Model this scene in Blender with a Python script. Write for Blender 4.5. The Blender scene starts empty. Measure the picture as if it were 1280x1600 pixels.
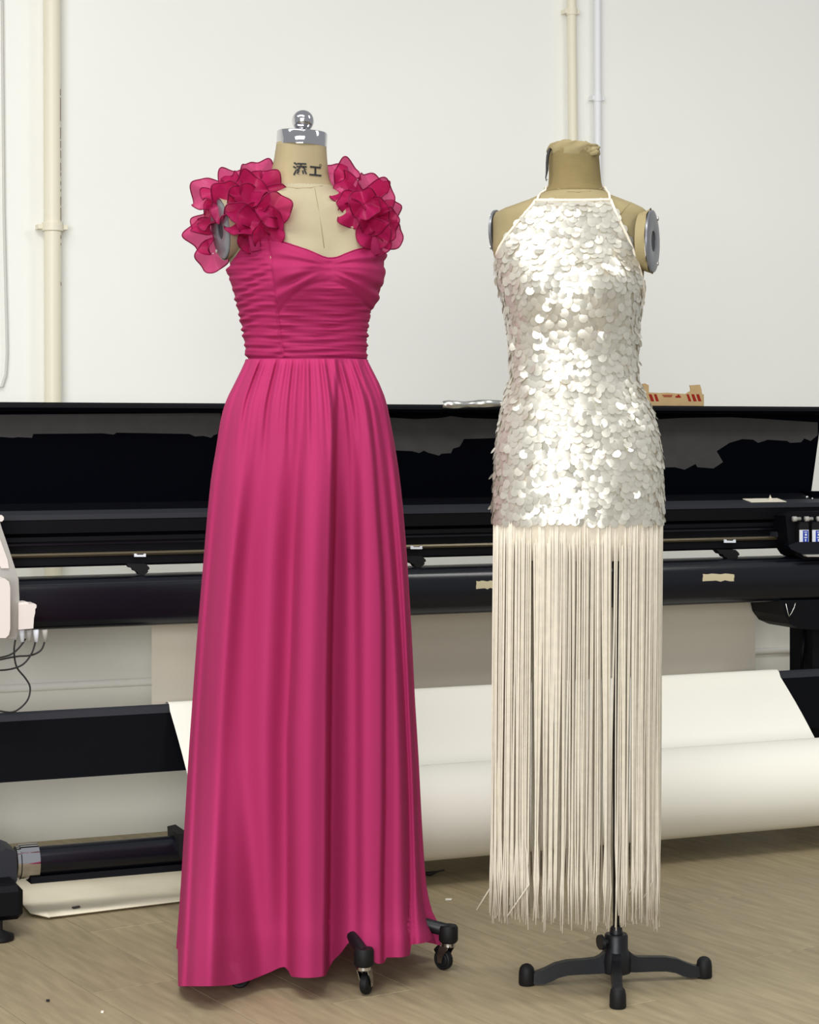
import bpy, math, random
import numpy as np
from mathutils import Vector, Matrix, Quaternion

random.seed(7)
RNG = np.random.RandomState(11)
C = bpy.context.scene.collection
scene = bpy.context.scene
PI = math.pi

# ------------------------------------------------------------------ camera, world, lights, exposure
F, H, VH = 3100.0, 1.145, 675.0            # focal length in pixels of a 1280x1600 frame, eye height, horizon row
cam_d = bpy.data.cameras.new('camera'); cam = bpy.data.objects.new('camera', cam_d); C.objects.link(cam)
cam.location = (0, 0, H); cam.rotation_euler = (PI / 2, 0, 0)
cam_d.sensor_fit = 'HORIZONTAL'; cam_d.sensor_width = 36.0; cam_d.lens = F / 1280 * 36.0
cam_d.shift_y = -(800 - VH) / 1280.0
cam_d.clip_end = 60
scene.camera = cam

world = bpy.data.worlds.new('world'); scene.world = world; world.use_nodes = True
bg = world.node_tree.nodes['Background']; bg.inputs[0].default_value = (0.93, 0.96, 1.0, 1); bg.inputs[1].default_value = 0.36

def area(name, loc, target, sx, sy, power, col):
    d = bpy.data.lights.new(name, 'AREA'); d.shape = 'RECTANGLE'; d.size = sx; d.size_y = sy
    d.energy = power; d.color = col
    o = bpy.data.objects.new(name, d); C.objects.link(o); o.location = loc
    o.rotation_euler = (Vector(target) - Vector(loc)).to_track_quat('-Z', 'Y').to_euler()
    return o
area('overhead_light', (-0.6, 0.4, 3.2), (-0.5, 1.6, 0), 3.0, 1.0, 34, (1.0, 0.985, 0.95))
area('overhead_light', (-0.9, 3.1, 3.3), (-0.8, 3.4, 0), 2.4, 0.5, 56, (1.0, 0.985, 0.95))
area('overhead_light', (2.4, 4.0, 3.3), (2.5, 4.6, 0), 1.8, 0.5, 42, (1.0, 0.985, 0.95))  # unseen lamp, added to lift the wall and floor at the right
area('window_light', (-1.2, -3.0, 1.8), (0.2, 5.2, 0.9), 4.4, 1.8, 275, (0.98, 0.99, 1.0))

scene.view_settings.view_transform = 'Standard'
scene.view_settings.look = 'None'
scene.view_settings.gamma = 1.0
scene.view_settings.use_curve_mapping = False
scene.view_settings.exposure = 0.19
scene.cycles.max_bounces = 10
scene.cycles.transparent_max_bounces = 24
scene.cycles.use_denoising = True
scene.cycles.sample_clamp_indirect = 6

# ------------------------------------------------------------------ materials
def lin(c):
    return tuple((x / 255 / 12.92) if x / 255 <= 0.04045 else ((x / 255 + 0.055) / 1.055) ** 2.4 for x in c)

def mat(name, rgb, rough=0.6, metal=0.0, spec=0.5, noise=None, bump=None, coat=0.0, sheen=0.0, rand=0.0, linear=False):
    """procedural principled material; noise=(scale, amount, stretch), bump=(scale, strength, stretch)"""
    m = bpy.data.materials.new(name); m.use_nodes = True
    nt = m.node_tree; N = nt.nodes; L = nt.links
    p = N['Principled BSDF']
    col = rgb if linear else lin(rgb)
    p.inputs['Base Color'].default_value = (*col, 1)
    p.inputs['Roughness'].default_value = rough
    p.inputs['Metallic'].default_value = metal
    p.inputs['Specular IOR Level'].default_value = spec
    p.inputs['Coat Weight'].default_value = coat
    p.inputs['Sheen Weight'].default_value = sheen
    tc = N.new('ShaderNodeTexCoord')
    def tex(scale, stretch, detail=4):
        mp = N.new('ShaderNodeMapping'); L.new(tc.outputs['Object'], mp.inputs[0])
        mp.inputs['Scale'].default_value = stretch
        t = N.new('ShaderNodeTexNoise'); t.inputs['Scale'].default_value = scale; t.inputs['Detail'].default_value = detail
        L.new(mp.outputs[0], t.inputs[0]); return t
    if noise or rand:
        hsv = N.new('ShaderNodeHueSaturation'); hsv.inputs['Color'].default_value = (*col, 1)
        val = None
        if noise:
            t = tex(noise[0], noise[2] if len(noise) > 2 else (1, 1, 1))
            r = N.new('ShaderNodeMapRange'); L.new(t.outputs[0], r.inputs[0])
            r.inputs[1].default_value = 0.3; r.inputs[2].default_value = 0.7
            r.inputs[3].default_value = 1 - noise[1]; r.inputs[4].default_value = 1 + noise[1]
            val = r.outputs[0]
        if rand:
            oi = N.new('ShaderNodeObjectInfo')
            r2 = N.new('ShaderNodeMapRange'); L.new(oi.outputs['Random'], r2.inputs[0])
            r2.inputs[3].default_value = 1 - rand; r2.inputs[4].default_value = 1 + rand
            if val is None: val = r2.outputs[0]
            else:
                mm = N.new('ShaderNodeMath'); mm.operation = 'MULTIPLY'
                L.new(val, mm.inputs[0]); L.new(r2.outputs[0], mm.inputs[1]); val = mm.outputs[0]
        L.new(val, hsv.inputs['Value']); L.new(hsv.outputs[0], p.inputs['Base Color'])
    if bump:
        t = tex(bump[0], bump[2] if len(bump) > 2 else (1, 1, 1))
        b = N.new('ShaderNodeBump'); b.inputs['Strength'].default_value = bump[1]; b.inputs['Distance'].default_value = 0.004
        L.new(t.outputs[0], b.inputs['Height']); L.new(b.outputs[0], p.inputs['Normal'])
    return m

def sheer(name, rgb, clear, tint, translucent=0.35, rough=0.6, sheen=0.0, bumps=None):
    """thin cloth: part diffuse, part translucent, part see-through"""
    m = mat(name, rgb, rough, 0, 0.25, bump=bumps, sheen=sheen)
    nt = m.node_tree; N = nt.nodes; L = nt.links
    p = N['Principled BSDF']; out = N['Material Output']
    tl = N.new('ShaderNodeBsdfTranslucent'); tl.inputs[0].default_value = (*lin(rgb), 1)
    m1 = N.new('ShaderNodeMixShader'); m1.inputs[0].default_value = translucent
    L.new(p.outputs[0], m1.inputs[1]); L.new(tl.outputs[0], m1.inputs[2])
    tr = N.new('ShaderNodeBsdfTransparent'); tr.inputs[0].default_value = (*lin(tint), 1)
    m2 = N.new('ShaderNodeMixShader'); m2.inputs[0].default_value = clear
    L.new(m1.outputs[0], m2.inputs[1]); L.new(tr.outputs[0], m2.inputs[2])
    L.new(m2.outputs[0], out.inputs[0])
    return m

M = {}
M['wall'] = mat('wall_paint', (243, 243, 237), 0.85, spec=0.2, noise=(1.2, 0.02), bump=(60, 0.08))
M['plank'] = mat('wood_plank', (153, 140, 112), 0.5, spec=0.3, noise=(6, 0.17, (8, 1.0, 1)), bump=(40, 0.10, (14, 1, 1)), rand=0.03)
M['subfloor'] = mat('subfloor', (136, 124, 104), 0.8)
M['pink'] = sheer('pink_chiffon', (181, 50, 105), 0.06, (235, 140, 180), 0.12, 0.85, 0.0, bumps=(700, 0.1))
M['pink_bodice'] = mat('pink_gathered_chiffon', (154, 34, 84), 0.75, spec=0.2, bump=(600, 0.1))
M['organza'] = sheer('pink_organza', (186, 38, 100), 0.32, (246, 132, 178), 0.34, 0.38, 0.0)
M['organza_edge'] = mat('pink_rolled_hem', (120, 14, 58), 0.7, spec=0.2)
M['lining'] = mat('pink_lining', (190, 40, 104), 0.7, spec=0.2)
M['linen'] = mat('linen', (162, 153, 127), 0.9, spec=0.15, noise=(9, 0.08), bump=(900, 0.15))
M['linen_old'] = mat('aged_linen', (152, 139, 104), 0.9, spec=0.12, noise=(8, 0.12), bump=(60, 0.2))
M['old_neck'] = mat('stained_neck_linen', (128, 114, 78), 0.9, spec=0.12, noise=(10, 0.2, (1, 1, 0.5)), bump=(40, 0.35, (1, 1, 2)))
M['linen_neck'] = mat('neck_linen', (154, 140, 107), 0.6, spec=0.3, noise=(14, 0.12, (1, 1, 0.35)))
M['seam'] = mat('seam_thread', (150, 136, 100), 0.9)
M['chrome'] = mat('chrome', (205, 205, 208), 0.06, 1.0)
M['steel'] = mat('brushed_steel', (206, 206, 200), 0.32, 1.0)
M['plate'] = mat('arm_plate_grey', (120, 122, 128), 0.35, 0.4, noise=(20, 0.08))
M['dark_hole'] = mat('dark_recess', (38, 38, 44), 0.6)
M['ink'] = mat('black_ink', (14, 12, 12), 0.7)
M['iron'] = mat('black_painted_iron', (20, 22, 26), 0.42, spec=0.4, bump=(120, 0.06))
M['rubber'] = mat('black_rubber', (15, 15, 16), 0.6, spec=0.3)
M['sequin'] = sheer('pearl_sequin', (226, 223, 211), 0.10, (250, 246, 236), 0.16, 0.33)
for _n in M['sequin'].node_tree.nodes:
    if _n.type == 'BSDF_PRINCIPLED':
        _n.inputs['Metallic'].default_value = 0.5; _n.inputs['Specular IOR Level'].default_value = 0.7; _n.inputs['Coat Weight'].default_value = 0.3; _n.inputs['Coat Roughness'].default_value = 0.2
M['white_cloth'] = mat('ivory_cloth', (214, 204, 186), 0.85, spec=0.2)
M['binding'] = mat('ivory_binding', (232, 222, 204), 0.7)
M['fringe'] = mat('ivory_fringe', (218, 210, 193), 0.6, spec=0.3, noise=(60, 0.06))
M['black'] = mat('printer_black', (8, 9, 14), 0.5, spec=0.16)
M['black_gloss'] = mat('printer_black_gloss', (12, 14, 22), 0.25, spec=0.4)
M['cover_black'] = mat('cover_black', (1, 2, 7), 0.6, spec=0.03)
M['trough_black'] = mat('trough_black', (6, 7, 12), 0.6, spec=0.06)
M['band'] = mat('printer_grey_band', (44, 46, 52), 0.5, spec=0.25)
M['reflection'] = mat('cover_reflection', (58, 57, 56), 0.6, spec=0.3, noise=(20, 0.1))  # pale tone standing in for reflections on the black cover
M['rail'] = mat('brown_rail', (92, 84, 66), 0.35, 0.6)
M['housing'] = mat('housing_white', (222, 214, 208), 0.5, spec=0.4)
M['housing_grey'] = mat('housing_grey', (168, 166, 160), 0.5, spec=0.4)
M['paper'] = mat('white_paper', (240, 238, 226), 0.75, spec=0.25, noise=(2, 0.012))
M['paper_dim'] = mat('hanging_paper', (214, 207, 190), 0.85, spec=0.1)  # white paper toned down to carry the shade under the beam
M['rear'] = mat('rear_cloth_grey', (226, 224, 214), 0.9, spec=0.1, noise=(3, 0.04), bump=(300, 0.1))
M['sheet'] = mat('floor_sheet_paper', (232, 224, 200), 0.8, spec=0.2, noise=(5, 0.06))
M['tape'] = mat('beige_tape', (196, 186, 152), 0.7)
M['card'] = mat('cardboard', (180, 154, 112), 0.85, spec=0.15, noise=(30, 0.05))
M['red'] = mat('red_print', (140, 36, 26), 0.8, spec=0.15)
M['blue'] = mat('blue_label', (36, 64, 170), 0.5)
M['label_white'] = mat('label_white', (225, 230, 238), 0.6)
M['pipe_cream'] = mat('cream_pipe', (232, 226, 204), 0.4, spec=0.4)
M['pipe_white'] = mat('white_pipe', (232, 234, 236), 0.35, spec=0.4)
M['cable'] = mat('black_cable', (26, 24, 24), 0.5)
M['cable_white'] = mat('white_cable', (205, 204, 198), 0.5)
M['print'] = mat('faded_print', (140, 120, 96), 0.8)

# ------------------------------------------------------------------ helpers
def pw(u, v, Y):
    return Vector(((u - 640) / F * Y, Y, H - (v - VH) / F * Y))

ROOT = {}
def root_matrix(o):
    while o.parent: o = o.parent
    return ROOT.get(o.name, Matrix.Identity(4))

def props(o, label=None, cat=None, group=None, kind=None):
    if label: o['label'] = label
    if cat: o['category'] = cat
    if group: o['group'] = group
    if kind: o['kind'] = kind
    return o

def thing(name, label, cat, loc=(0, 0, 0), rz=0.0, group=None):
    o = bpy.data.objects.new(name, None); C.objects.link(o)
    o.location = loc; o.rotation_euler = (0, 0, rz); o.empty_display_size = 0.1
    ROOT[o.name] = Matrix.Translation(Vector(loc)) @ Matrix.Rotation(rz, 4, 'Z')
    return props(o, label, cat, group)

def mesh(name, verts, faces, mats, parent=None, smooth=True, local=False, mi=None, label=None, kind=None, auto=None):
    me = bpy.data.meshes.new(name)
    vs = [Vector(v) for v in verts]
    if parent is not None and not local:
        inv = root_matrix(parent).inverted()
        vs = [inv @ v for v in vs]
    me.from_pydata([tuple(v) for v in vs], [], [tuple(f) for f in faces])
    if not isinstance(mats, (list, tuple)): mats = [mats]
    for m in mats: me.materials.append(M[m] if isinstance(m, str) else m)
    if mi is not None: me.polygons.foreach_set('material_index', mi)
    me.polygons.foreach_set('use_smooth', [bool(smooth)] * len(me.polygons))
    me.validate(); me.update()
    if auto is not None and smooth:
        me.set_sharp_from_angle(angle=math.radians(auto))
    o = bpy.data.objects.new(name, me); C.objects.link(o)
    if parent is not None: o.parent = parent
    return props(o, label, None, None, kind)

class MB:
    def __init__(s): s.v = []; s.f = []; s.mi = []
    def add(s, vf, mi=0):
        v, f = vf; b = len(s.v)
        s.v += [Vector(x) for x in v]; s.f += [tuple(i + b for i in q) for q in f]; s.mi += [mi] * len(f)
        return s
    def build(s, name, mats, parent=None, **k):
        return mesh(name, s.v, s.f, mats, parent, mi=s.mi, **k)

def box(x0, x1, y0, y1, z0, z1):
    v = [(x, y, z) for x in (x0, x1) for y in (y0, y1) for z in (z0, z1)]
    f = [(0, 1, 3, 2), (4, 6, 7, 5), (0, 4, 5, 1), (2, 3, 7, 6), (0, 2, 6, 4), (1, 5, 7, 3)]
    return v, f

def bbox_bevel(x0, x1, y0, y1, z0, z1, b):
    """box with chamfered edges in all three directions"""
    pts = []
    import itertools
    faces = []
    idx = {}
    def vid(p):
        k = tuple(round(c, 6) for c in p)
        if k not in idx: idx[k] = len(pts); pts.append(p)
        return idx[k]
    X, Y, Z = (x0, x1), (y0, y1), (z0, z1)
    sg = (1, -1)
    P = lambda i, j, k, ax: (X[i] + (0 if ax == 0 else b * sg[i]), Y[j] + (0 if ax == 1 else b * sg[j]), Z[k] + (0 if ax == 2 else b * sg[k]))
    cyc = [(0, 0), (1, 0), (1, 1), (0, 1)]
    for i in (0, 1):
        faces.append([vid(P(i, j, k, 0)) for j, k in cyc]); faces.append([vid(P(j, i, k, 1)) for j, k in cyc]); faces.append([vid(P(j, k, i, 2)) for j, k in cyc])
    for i in (0, 1):
        for j in (0, 1):
            faces.append([vid(P(i, j, 0, 0)), vid(P(i, j, 1, 0)), vid(P(i, j, 1, 1)), vid(P(i, j, 0, 1))])
            faces.append([vid(P(i, 0, j, 0)), vid(P(i, 1, j, 0)), vid(P(i, 1, j, 2)), vid(P(i, 0, j, 2))])
            faces.append([vid(P(0, i, j, 1)), vid(P(1, i, j, 1)), vid(P(1, i, j, 2)), vid(P(0, i, j, 2))])
            for k in (0, 1):
                faces.append([vid(P(i, j, k, 0)), vid(P(i, j, k, 1)), vid(P(i, j, k, 2))])
    return pts, faces

def grid(nr, nc, fn, wrap=False):
    v = [fn(i, j) for i in range(nr) for j in range(nc)]
    f = []
    for i in range(nr - 1):
        for j in range(nc if wrap else nc - 1):
            j2 = (j + 1) % nc
            f.append((i * nc + j, i * nc + j2, (i + 1) * nc + j2, (i + 1) * nc + j))
    return v, f

def frames(pts):
    pts = [Vector(p) for p in pts]; n = len(pts); T = []
    for i in range(n):
        t = pts[min(i + 1, n - 1)] - pts[max(i - 1, 0)]
        T.append(t.normalized() if t.length > 1e-9 else Vector((0, 0, 1)))
    a = Vector((0, 0, 1)) if abs(T[0].z) < 0.9 else Vector((1, 0, 0))
    A = (a - T[0] * a.dot(T[0])).normalized(); out = []
    for i in range(n):
        A = (A - T[i] * A.dot(T[i])); A = A.normalized() if A.length > 1e-6 else T[i].orthogonal().normalized()
        out.append((pts[i], T[i], A, T[i].cross(A)))
    return out

def tube(pts, r, n=8, flat=1.0):
    fr = frames(pts); v = []; f = []
    rs = r if isinstance(r, (list, tuple)) else [r] * len(fr)
    for (p, t, a, b), rr in zip(fr, rs):
        for k in range(n):
            w = 2 * PI * k / n
            v.append(p + a * (rr * math.cos(w)) + b * (rr * flat * math.sin(w)))
    for i in range(len(fr) - 1):
        for k in range(n):
            k2 = (k + 1) % n
            f.append((i * n + k, i * n + k2, (i + 1) * n + k2, (i + 1) * n + k))
    f.append(tuple(range(n - 1, -1, -1))); f.append(tuple((len(fr) - 1) * n + k for k in range(n)))
    return v, f

def lathe(prof, c, axis=(0, 0, 1), n=24, closed=False, sx=1.0, sy=1.0):
    """prof: list of (radius, height along axis)"""
    q = Vector(axis).normalized().to_track_quat('Z', 'Y'); c = Vector(c); v = []; f = []
    for r, h in prof:
        for k in range(n):
            w = 2 * PI * k / n
            v.append(c + q @ Vector((r * sx * math.cos(w), r * sy * math.sin(w), h)))
    m = len(prof)
    for i in range(m if closed else m - 1):
        i2 = (i + 1) % m
        for k in range(n):
            k2 = (k + 1) % n
            f.append((i * n + k, i * n + k2, i2 * n + k2, i2 * n + k))
    if not closed:
        if prof[0][0] > 1e-5: f.append(tuple(range(n - 1, -1, -1)))
        if prof[-1][0] > 1e-5: f.append(tuple((m - 1) * n + k for k in range(n)))
    return v, f

def prism(poly, fn0, fn1):
    """closed polygon, two mappings of its points -> front and back"""
    n = len(poly)
    v = [fn0(p) for p in poly] + [fn1(p) for p in poly]
    f = [tuple(range(n - 1, -1, -1)), tuple(range(n, 2 * n))]
    f += [(i, (i + 1) % n, n + (i + 1) % n, n + i) for i in range(n)]
    return v, f

def herm(xs, ys):
    xs = np.array(xs, float); ys = np.array(ys, float)
    d = np.diff(ys) / np.diff(xs); m = np.zeros_like(ys); m[0] = d[0]; m[-1] = d[-1]
    for i in range(1, len(xs) - 1):
        m[i] = 0 if d[i - 1] * d[i] <= 0 else 2 * d[i - 1] * d[i] / (d[i - 1] + d[i])
    def g(x):
        x = min(max(x, xs[0]), xs[-1]); i = min(max(int(np.searchsorted(xs, x)) - 1, 0), len(xs) - 2)
        h = xs[i + 1] - xs[i]; t = (x - xs[i]) / h
        return float((2*t**3-3*t**2+1)*ys[i] + (t**3-2*t**2+t)*h*m[i] + (-2*t**3+3*t**2)*ys[i+1] + (t**3-t**2)*h*m[i+1])
    return g

def sm(x, a, b):
    t = min(max((x - a) / (b - a), 0), 1); return t * t * (3 - 2 * t)
def gs(x, c, w): return math.exp(-((x - c) / w) ** 2)

# ------------------------------------------------------------------ printer frame: s along the machine, q away from the viewer, z up
A = math.radians(22.5); CA, SA = math.cos(A), math.sin(A)
P0 = Vector((-0.90, 4.42, 0))
def pr(s, q, z): return Vector((P0.x + s * CA - q * SA, P0.y + s * SA + q * CA, z))
def sz(u, v, q):
    k = (u - 640) / F
    s = (k * (P0.y + q * CA) - P0.x + q * SA) / (CA - k * SA)
    Y = P0.y + s * SA + q * CA
    return s, H - (v - VH) / F * Y
def S(u, q): return sz(u, 700, q)[0]
def Z(u, v, q): return sz(u, v, q)[1]
def L3(u, v, q):
    s, z = sz(u, v, q); return Vector((s, q, z))

# ------------------------------------------------------------------ the room
QW = 1.62                                          # back wall plane in the printer frame
wl = [pr(-4.5, QW, 0), pr(5.5, QW, 0)]
def wall_pt(s, q, z): return pr(s, q, z)
v, f = prism([(-4.5, 0), (5.5, 0), (5.5, 3.5), (-4.5, 3.5)], lambda p: pr(p[0], QW, p[1]), lambda p: pr(p[0], QW + 0.12, p[1]))
wall = mesh('wall_back', v, f, 'wall', smooth=False, kind='structure')
# ledge that runs along the wall low down
zl = Z(60, 1079, QW)
v, f = prism([(0, -0.022), (-0.016, -0.020), (-0.022, -0.004), (-0.022, 0.008), (-0.012, 0.018), (0, 0.018)],
             lambda p: pr(-4.0, QW + p[0], zl + p[1]), lambda p: pr(5.0, QW + p[0], zl + p[1]))
mesh('trim_1', v, f, 'wall', smooth=False, kind='structure')
v, f = box(-6, 7, -5, 9, -0.10, -0.004)
floor = mesh('floor', v, f, 'subfloor', smooth=False, kind='structure')
ROOT[floor.name] = Matrix.Identity(4)
# floor planks, one object each
pd = Vector((-0.53, 0.848, 0)).normalized(); pp = Vector((pd.y, -pd.x, 0))
PWD, PLN, GAP = 0.19, 1.25, 0.0006
pl_v, pl_f = bbox_bevel(-PWD / 2 + GAP, PWD / 2 - GAP, -PLN / 2 + GAP, PLN / 2 - GAP, -0.0035, 0.0, 0.0008)
plank_me = None
rot = math.atan2(-pd.x, pd.y)
for i in range(-30, 32):
    off = (i * 0.37) % 1.0 * PLN
    for j in range(-7, 10):
        c = pp * (i * PWD) + pd * (j * PLN + off)
        c = c + Vector((0.5, 4.9, 0))
        kq = (c - P0).dot(Vector((-SA, CA, 0)))
        if not (-3.0 < c.x < 4.0 and 2.0 < c.y < 7.6 and kq < QW + 0.5): continue
        if abs(c.x) > 0.36 * c.y + 0.9: continue
        if plank_me is None:
            o = mesh('plank', pl_v, pl_f, 'plank', smooth=False); plank_me = o.data
        else:
            o = bpy.data.objects.new('plank', plank_me); C.objects.link(o)
        o.parent = floor; o.location = c; o.rotation_euler = (0, 0, rot)

# ------------------------------------------------------------------ pipes and cable on the wall
def wall_pipe(name, label, u0, u1, half_px, m, clamps, kind2=None):
    q = QW - 0.03
    a = sz(u0, -60, q); b = sz(u1, 640, q)
    zt = 3.4; sl = (b[0] - a[0]) / (b[1] - a[1])
    s_at = lambda z: a[0] + (z - a[1]) * sl
    Yc = pr(a[0], q, 0).y; r = half_px / F * Yc
    base = pr(s_at(0.0), q, 0)
    t = thing(name, label, 'pipe', base, A)
    lf = lambda s, qq, z: pr(s, qq, z)
    qc = QW - r - 0.012
    pts = [lf(s_at(z), qc, z) for z in np.linspace(0.004, zt, 12)]
    mesh('tube', *tube(pts, r, 20), m, t)
    for cv in clamps:
        zc = Z(u0, cv, q); p = lf(s_at(zc), qc, zc)
        mb = MB()
        mb.add(lathe([(r * 1.02, -0.012), (r * 1.22, -0.012), (r * 1.22, 0.012), (r * 1.02, 0.012)], p, n=20, closed=True))
        mb.build('clamp', m, t, smooth=True, auto=40)
        for sg in (-1, 1):
            cs = s_at(zc) + sg * (r * 1.35)
            v, f = prism([(cs - r * .38, zc - .007), (cs + r * .38, zc - .007), (cs + r * .38, zc + .007), (cs - r * .38, zc + .007)],
                         lambda p: pr(p[0], qc - .006, p[1]), lambda p: pr(p[0], QW, p[1]))
            mesh('clamp_bracket', v, f, m, t, smooth=False)
    return t, s_at, qc, r
tp, s_at, qc, r = wall_pipe('wall_pipe', 'thick cream pipe with faded lettering on the wall, left of the pink gown', 80, 82, 13.5, 'pipe_cream', (355,))
# faded stencilled marks down the cream pipe
y = 140
for k, (va, vb) in enumerate([(140, 150), (153, 190), (200, 218), (221, 232), (236, 248), (255, 268), (270, 276), (284, 290), (296, 300), (308, 322), (325, 345), (368, 374), (380, 384), (441, 447)]):
    za, zb = Z(90, va, qc), Z(90, vb, qc)
    pts = []
    w0, w1 = math.radians(52), math.radians(62)
    vv = []
    for zz in (za, zb):
        for w in (w0, w1):
            vv.append(pr(s_at(zz) + (r + .0006) * math.sin(w), qc - (r + .0006) * math.cos(w), zz))
    vv += [p + (pr(0, .001, 0) - pr(0, 0, 0)) for p in vv]
    mesh('stencil_mark', vv, [(0, 1, 3, 2), (4, 6, 7, 5), (0, 2, 6, 4), (1, 5, 7, 3), (0, 4, 5, 1), (2, 3, 7, 6)], 'print', tp, smooth=False)
wall_pipe('wall_pipe', 'cream pipe rising behind the neck of the white sequin dress form', 893, 901, 7.2, 'pipe_cream', (18,))
wall_pipe('wall_pipe', 'thin white pipe on the wall, right of the cream pipe behind the white dress', 934, 936.5, 6.0, 'pipe_white', (153,))
# thin white cable at the left picture edge
q = QW - 0.012
pts = [pr(*[sz(a, b, q)[0], q, sz(a, b, q)[1]]) for a, b in [(2, -120), (3, 0), (4, 100), (5, 220), (6, 330), (8, 420), (10, 500), (11, 550), (9, 585), (3, 604), (-5, 606), (-12, 590), (-16, 540), (-18, 400), (-18, 0), (-18, -120)]]
o = mesh('hanging_cable', *tube(pts, 0.0042, 8), 'cable_white')
props(o, 'white looped cable hanging down the wall at the far left edge', 'cable')

# ------------------------------------------------------------------ large format printer
prn = thing('wide_format_printer', 'long black wide-format printer with raised cover behind both dress forms', 'printer', P0, A)
def ext(poly, s0, s1):
    return prism(poly, lambda p: Vector((s0, p[0], p[1])), lambda p: Vector((s1, p[0], p[1])))
def zz(v, q, u=150): return Z(u, v, q)
def panel(name, pix, q0, q1, m, parent=prn, smooth=False, **k):
    """polygon given by where it is seen at depth q0, extruded back to q1"""
    loc = [L3(u, v, q0) for u, v in pix]
    n = len(loc)
    vv = loc + [Vector((p.x, q1, p.z)) for p in loc]
    ff = [tuple(range(n)), tuple(range(2 * n - 1, n - 1, -1))] + [((i + 1) % n, i, n + i, n + (i + 1) % n) for i in range(n)]
    return mesh(name, vv, ff, m, parent, smooth=smooth, local=True, **k)

SL, SR = -0.35, S(1330, 0.5)
# cover: face, rim, hinge rod
sc1 = S(1266, 0.64)
zf0, zf1, zr = zz(792, .64), zz(645, .64), zz(629, .57)
cv, cf = ext([(.64, zf0), (.64, zf1), (.60, zf1 + .004), (.572, zf1 + .004), (.57, zf1 + .010), (.57, zr - .004), (.574, zr), (.74, zr), (.74, zf1), (.70, zf0)], SL, sc1)
se0, se1 = S(1267, .64), S(1284, .64)
for p_ in cv:
    if abs(p_.x - sc1) < 1e-6: p_.x = se0 + (se1 - se0) * min((p_.z - zf0) / (zf1 - zf0), 1.25)
cover = mesh('cover', cv, cf, 'cover_black', prn, smooth=False, local=True)
mesh('cover_rim', *ext([(.5665, zf1 + .012), (.5665, zr - .006), (.571, zr - .0005), (.571, zf1 + .012)], SL, S(1300, .57)), 'black', cover, smooth=False, local=True)
panel('end_block', [(1268, 768), (1320, 768), (1320, 796), (1266, 796)], .56, .62, 'cover_black')
for a_, b_ in ((1261, 777), (1269, 780)):
    mesh('screw', *lathe([(.0001, .004), (.004, .004), (.005, 0), (.005, -.02)], L3(a_, b_, .553), (0, -1, 0), 12), 'steel', prn, local=True)
reflections = [  # reflections on the cover face, shaped as jagged grey sheets
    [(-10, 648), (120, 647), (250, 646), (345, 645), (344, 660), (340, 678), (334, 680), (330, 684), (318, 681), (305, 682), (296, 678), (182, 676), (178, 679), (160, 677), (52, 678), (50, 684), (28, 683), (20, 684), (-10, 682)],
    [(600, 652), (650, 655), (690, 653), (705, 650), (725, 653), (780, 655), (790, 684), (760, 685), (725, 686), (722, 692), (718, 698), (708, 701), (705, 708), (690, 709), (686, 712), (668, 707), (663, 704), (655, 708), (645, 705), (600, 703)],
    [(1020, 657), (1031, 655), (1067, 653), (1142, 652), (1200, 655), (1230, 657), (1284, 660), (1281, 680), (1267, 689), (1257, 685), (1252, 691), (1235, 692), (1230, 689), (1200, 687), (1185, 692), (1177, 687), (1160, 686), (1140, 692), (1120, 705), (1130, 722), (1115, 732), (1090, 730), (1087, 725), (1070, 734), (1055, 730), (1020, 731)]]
for fp in reflections:
    panel('cover_reflection', [(min(u, 1278), v) for u, v in fp] if fp[0][0] > 900 else fp, .6388, .6555, 'reflection', cover)
# upper body: stacked extrusions
B0 = .50
mesh('shelf', *ext([(B0, zz(832, B0)), (B0 - .004, zz(812, B0)), (B0 + .002, zz(805, B0)), (B0 + .10, zz(796, B0) + .012), (.74, zz(796, B0) + .012), (.74, zz(832, B0))], SL, SR), 'black', prn, smooth=False, local=True)
mesh('shelf_edge', *ext([(B0 - .006, zz(811, B0)), (B0 - .006, zz(803, B0)), (B0 + .02, zz(799, B0) + .003), (B0 + .02, zz(811, B0))], SL, SR), 'band', prn, smooth=False, local=True)
mesh('upper_extrusion', *ext([(B0 + .02, zz(862, B0)), (B0 + .02, zz(846, B0)), (B0 + .006, zz(845, B0)), (B0 + .006, zz(838, B0)), (B0 + .022, zz(837, B0)), (B0 + .03, zz(832, B0)), (.70, zz(832, B0)), (.70, zz(862, B0))], SL, SR), 'black', prn, smooth=False, local=True)
mesh('guide_rail', *ext([(B0 + .008, zz(848, B0)), (B0 + .008, zz(851, B0)), (B0 + .02, zz(851, B0)), (B0 + .02, zz(848, B0))], SL, SR), 'black_gloss', prn, smooth=False, local=True)
mesh('guide_rail', *ext([(B0 - .002, zz(869, B0)), (B0 - .004, zz(866, B0)), (B0 - .002, zz(863, B0)), (B0 + .03, zz(863, B0)), (B0 + .03, zz(869, B0))], SL, SR), 'rail', prn, smooth=False, local=True, label='brownish metal guide rail')
mesh('lower_extrusion', *ext([(B0 + .008, zz(885, B0)), (B0 + .004, zz(882, B0)), (B0 + .004, zz(870, B0)), (B0 + .02, zz(862, B0)), (.68, zz(862, B0)), (.68, zz(885, B0))], SL, SR), 'black', prn, smooth=False, local=True)
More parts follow.
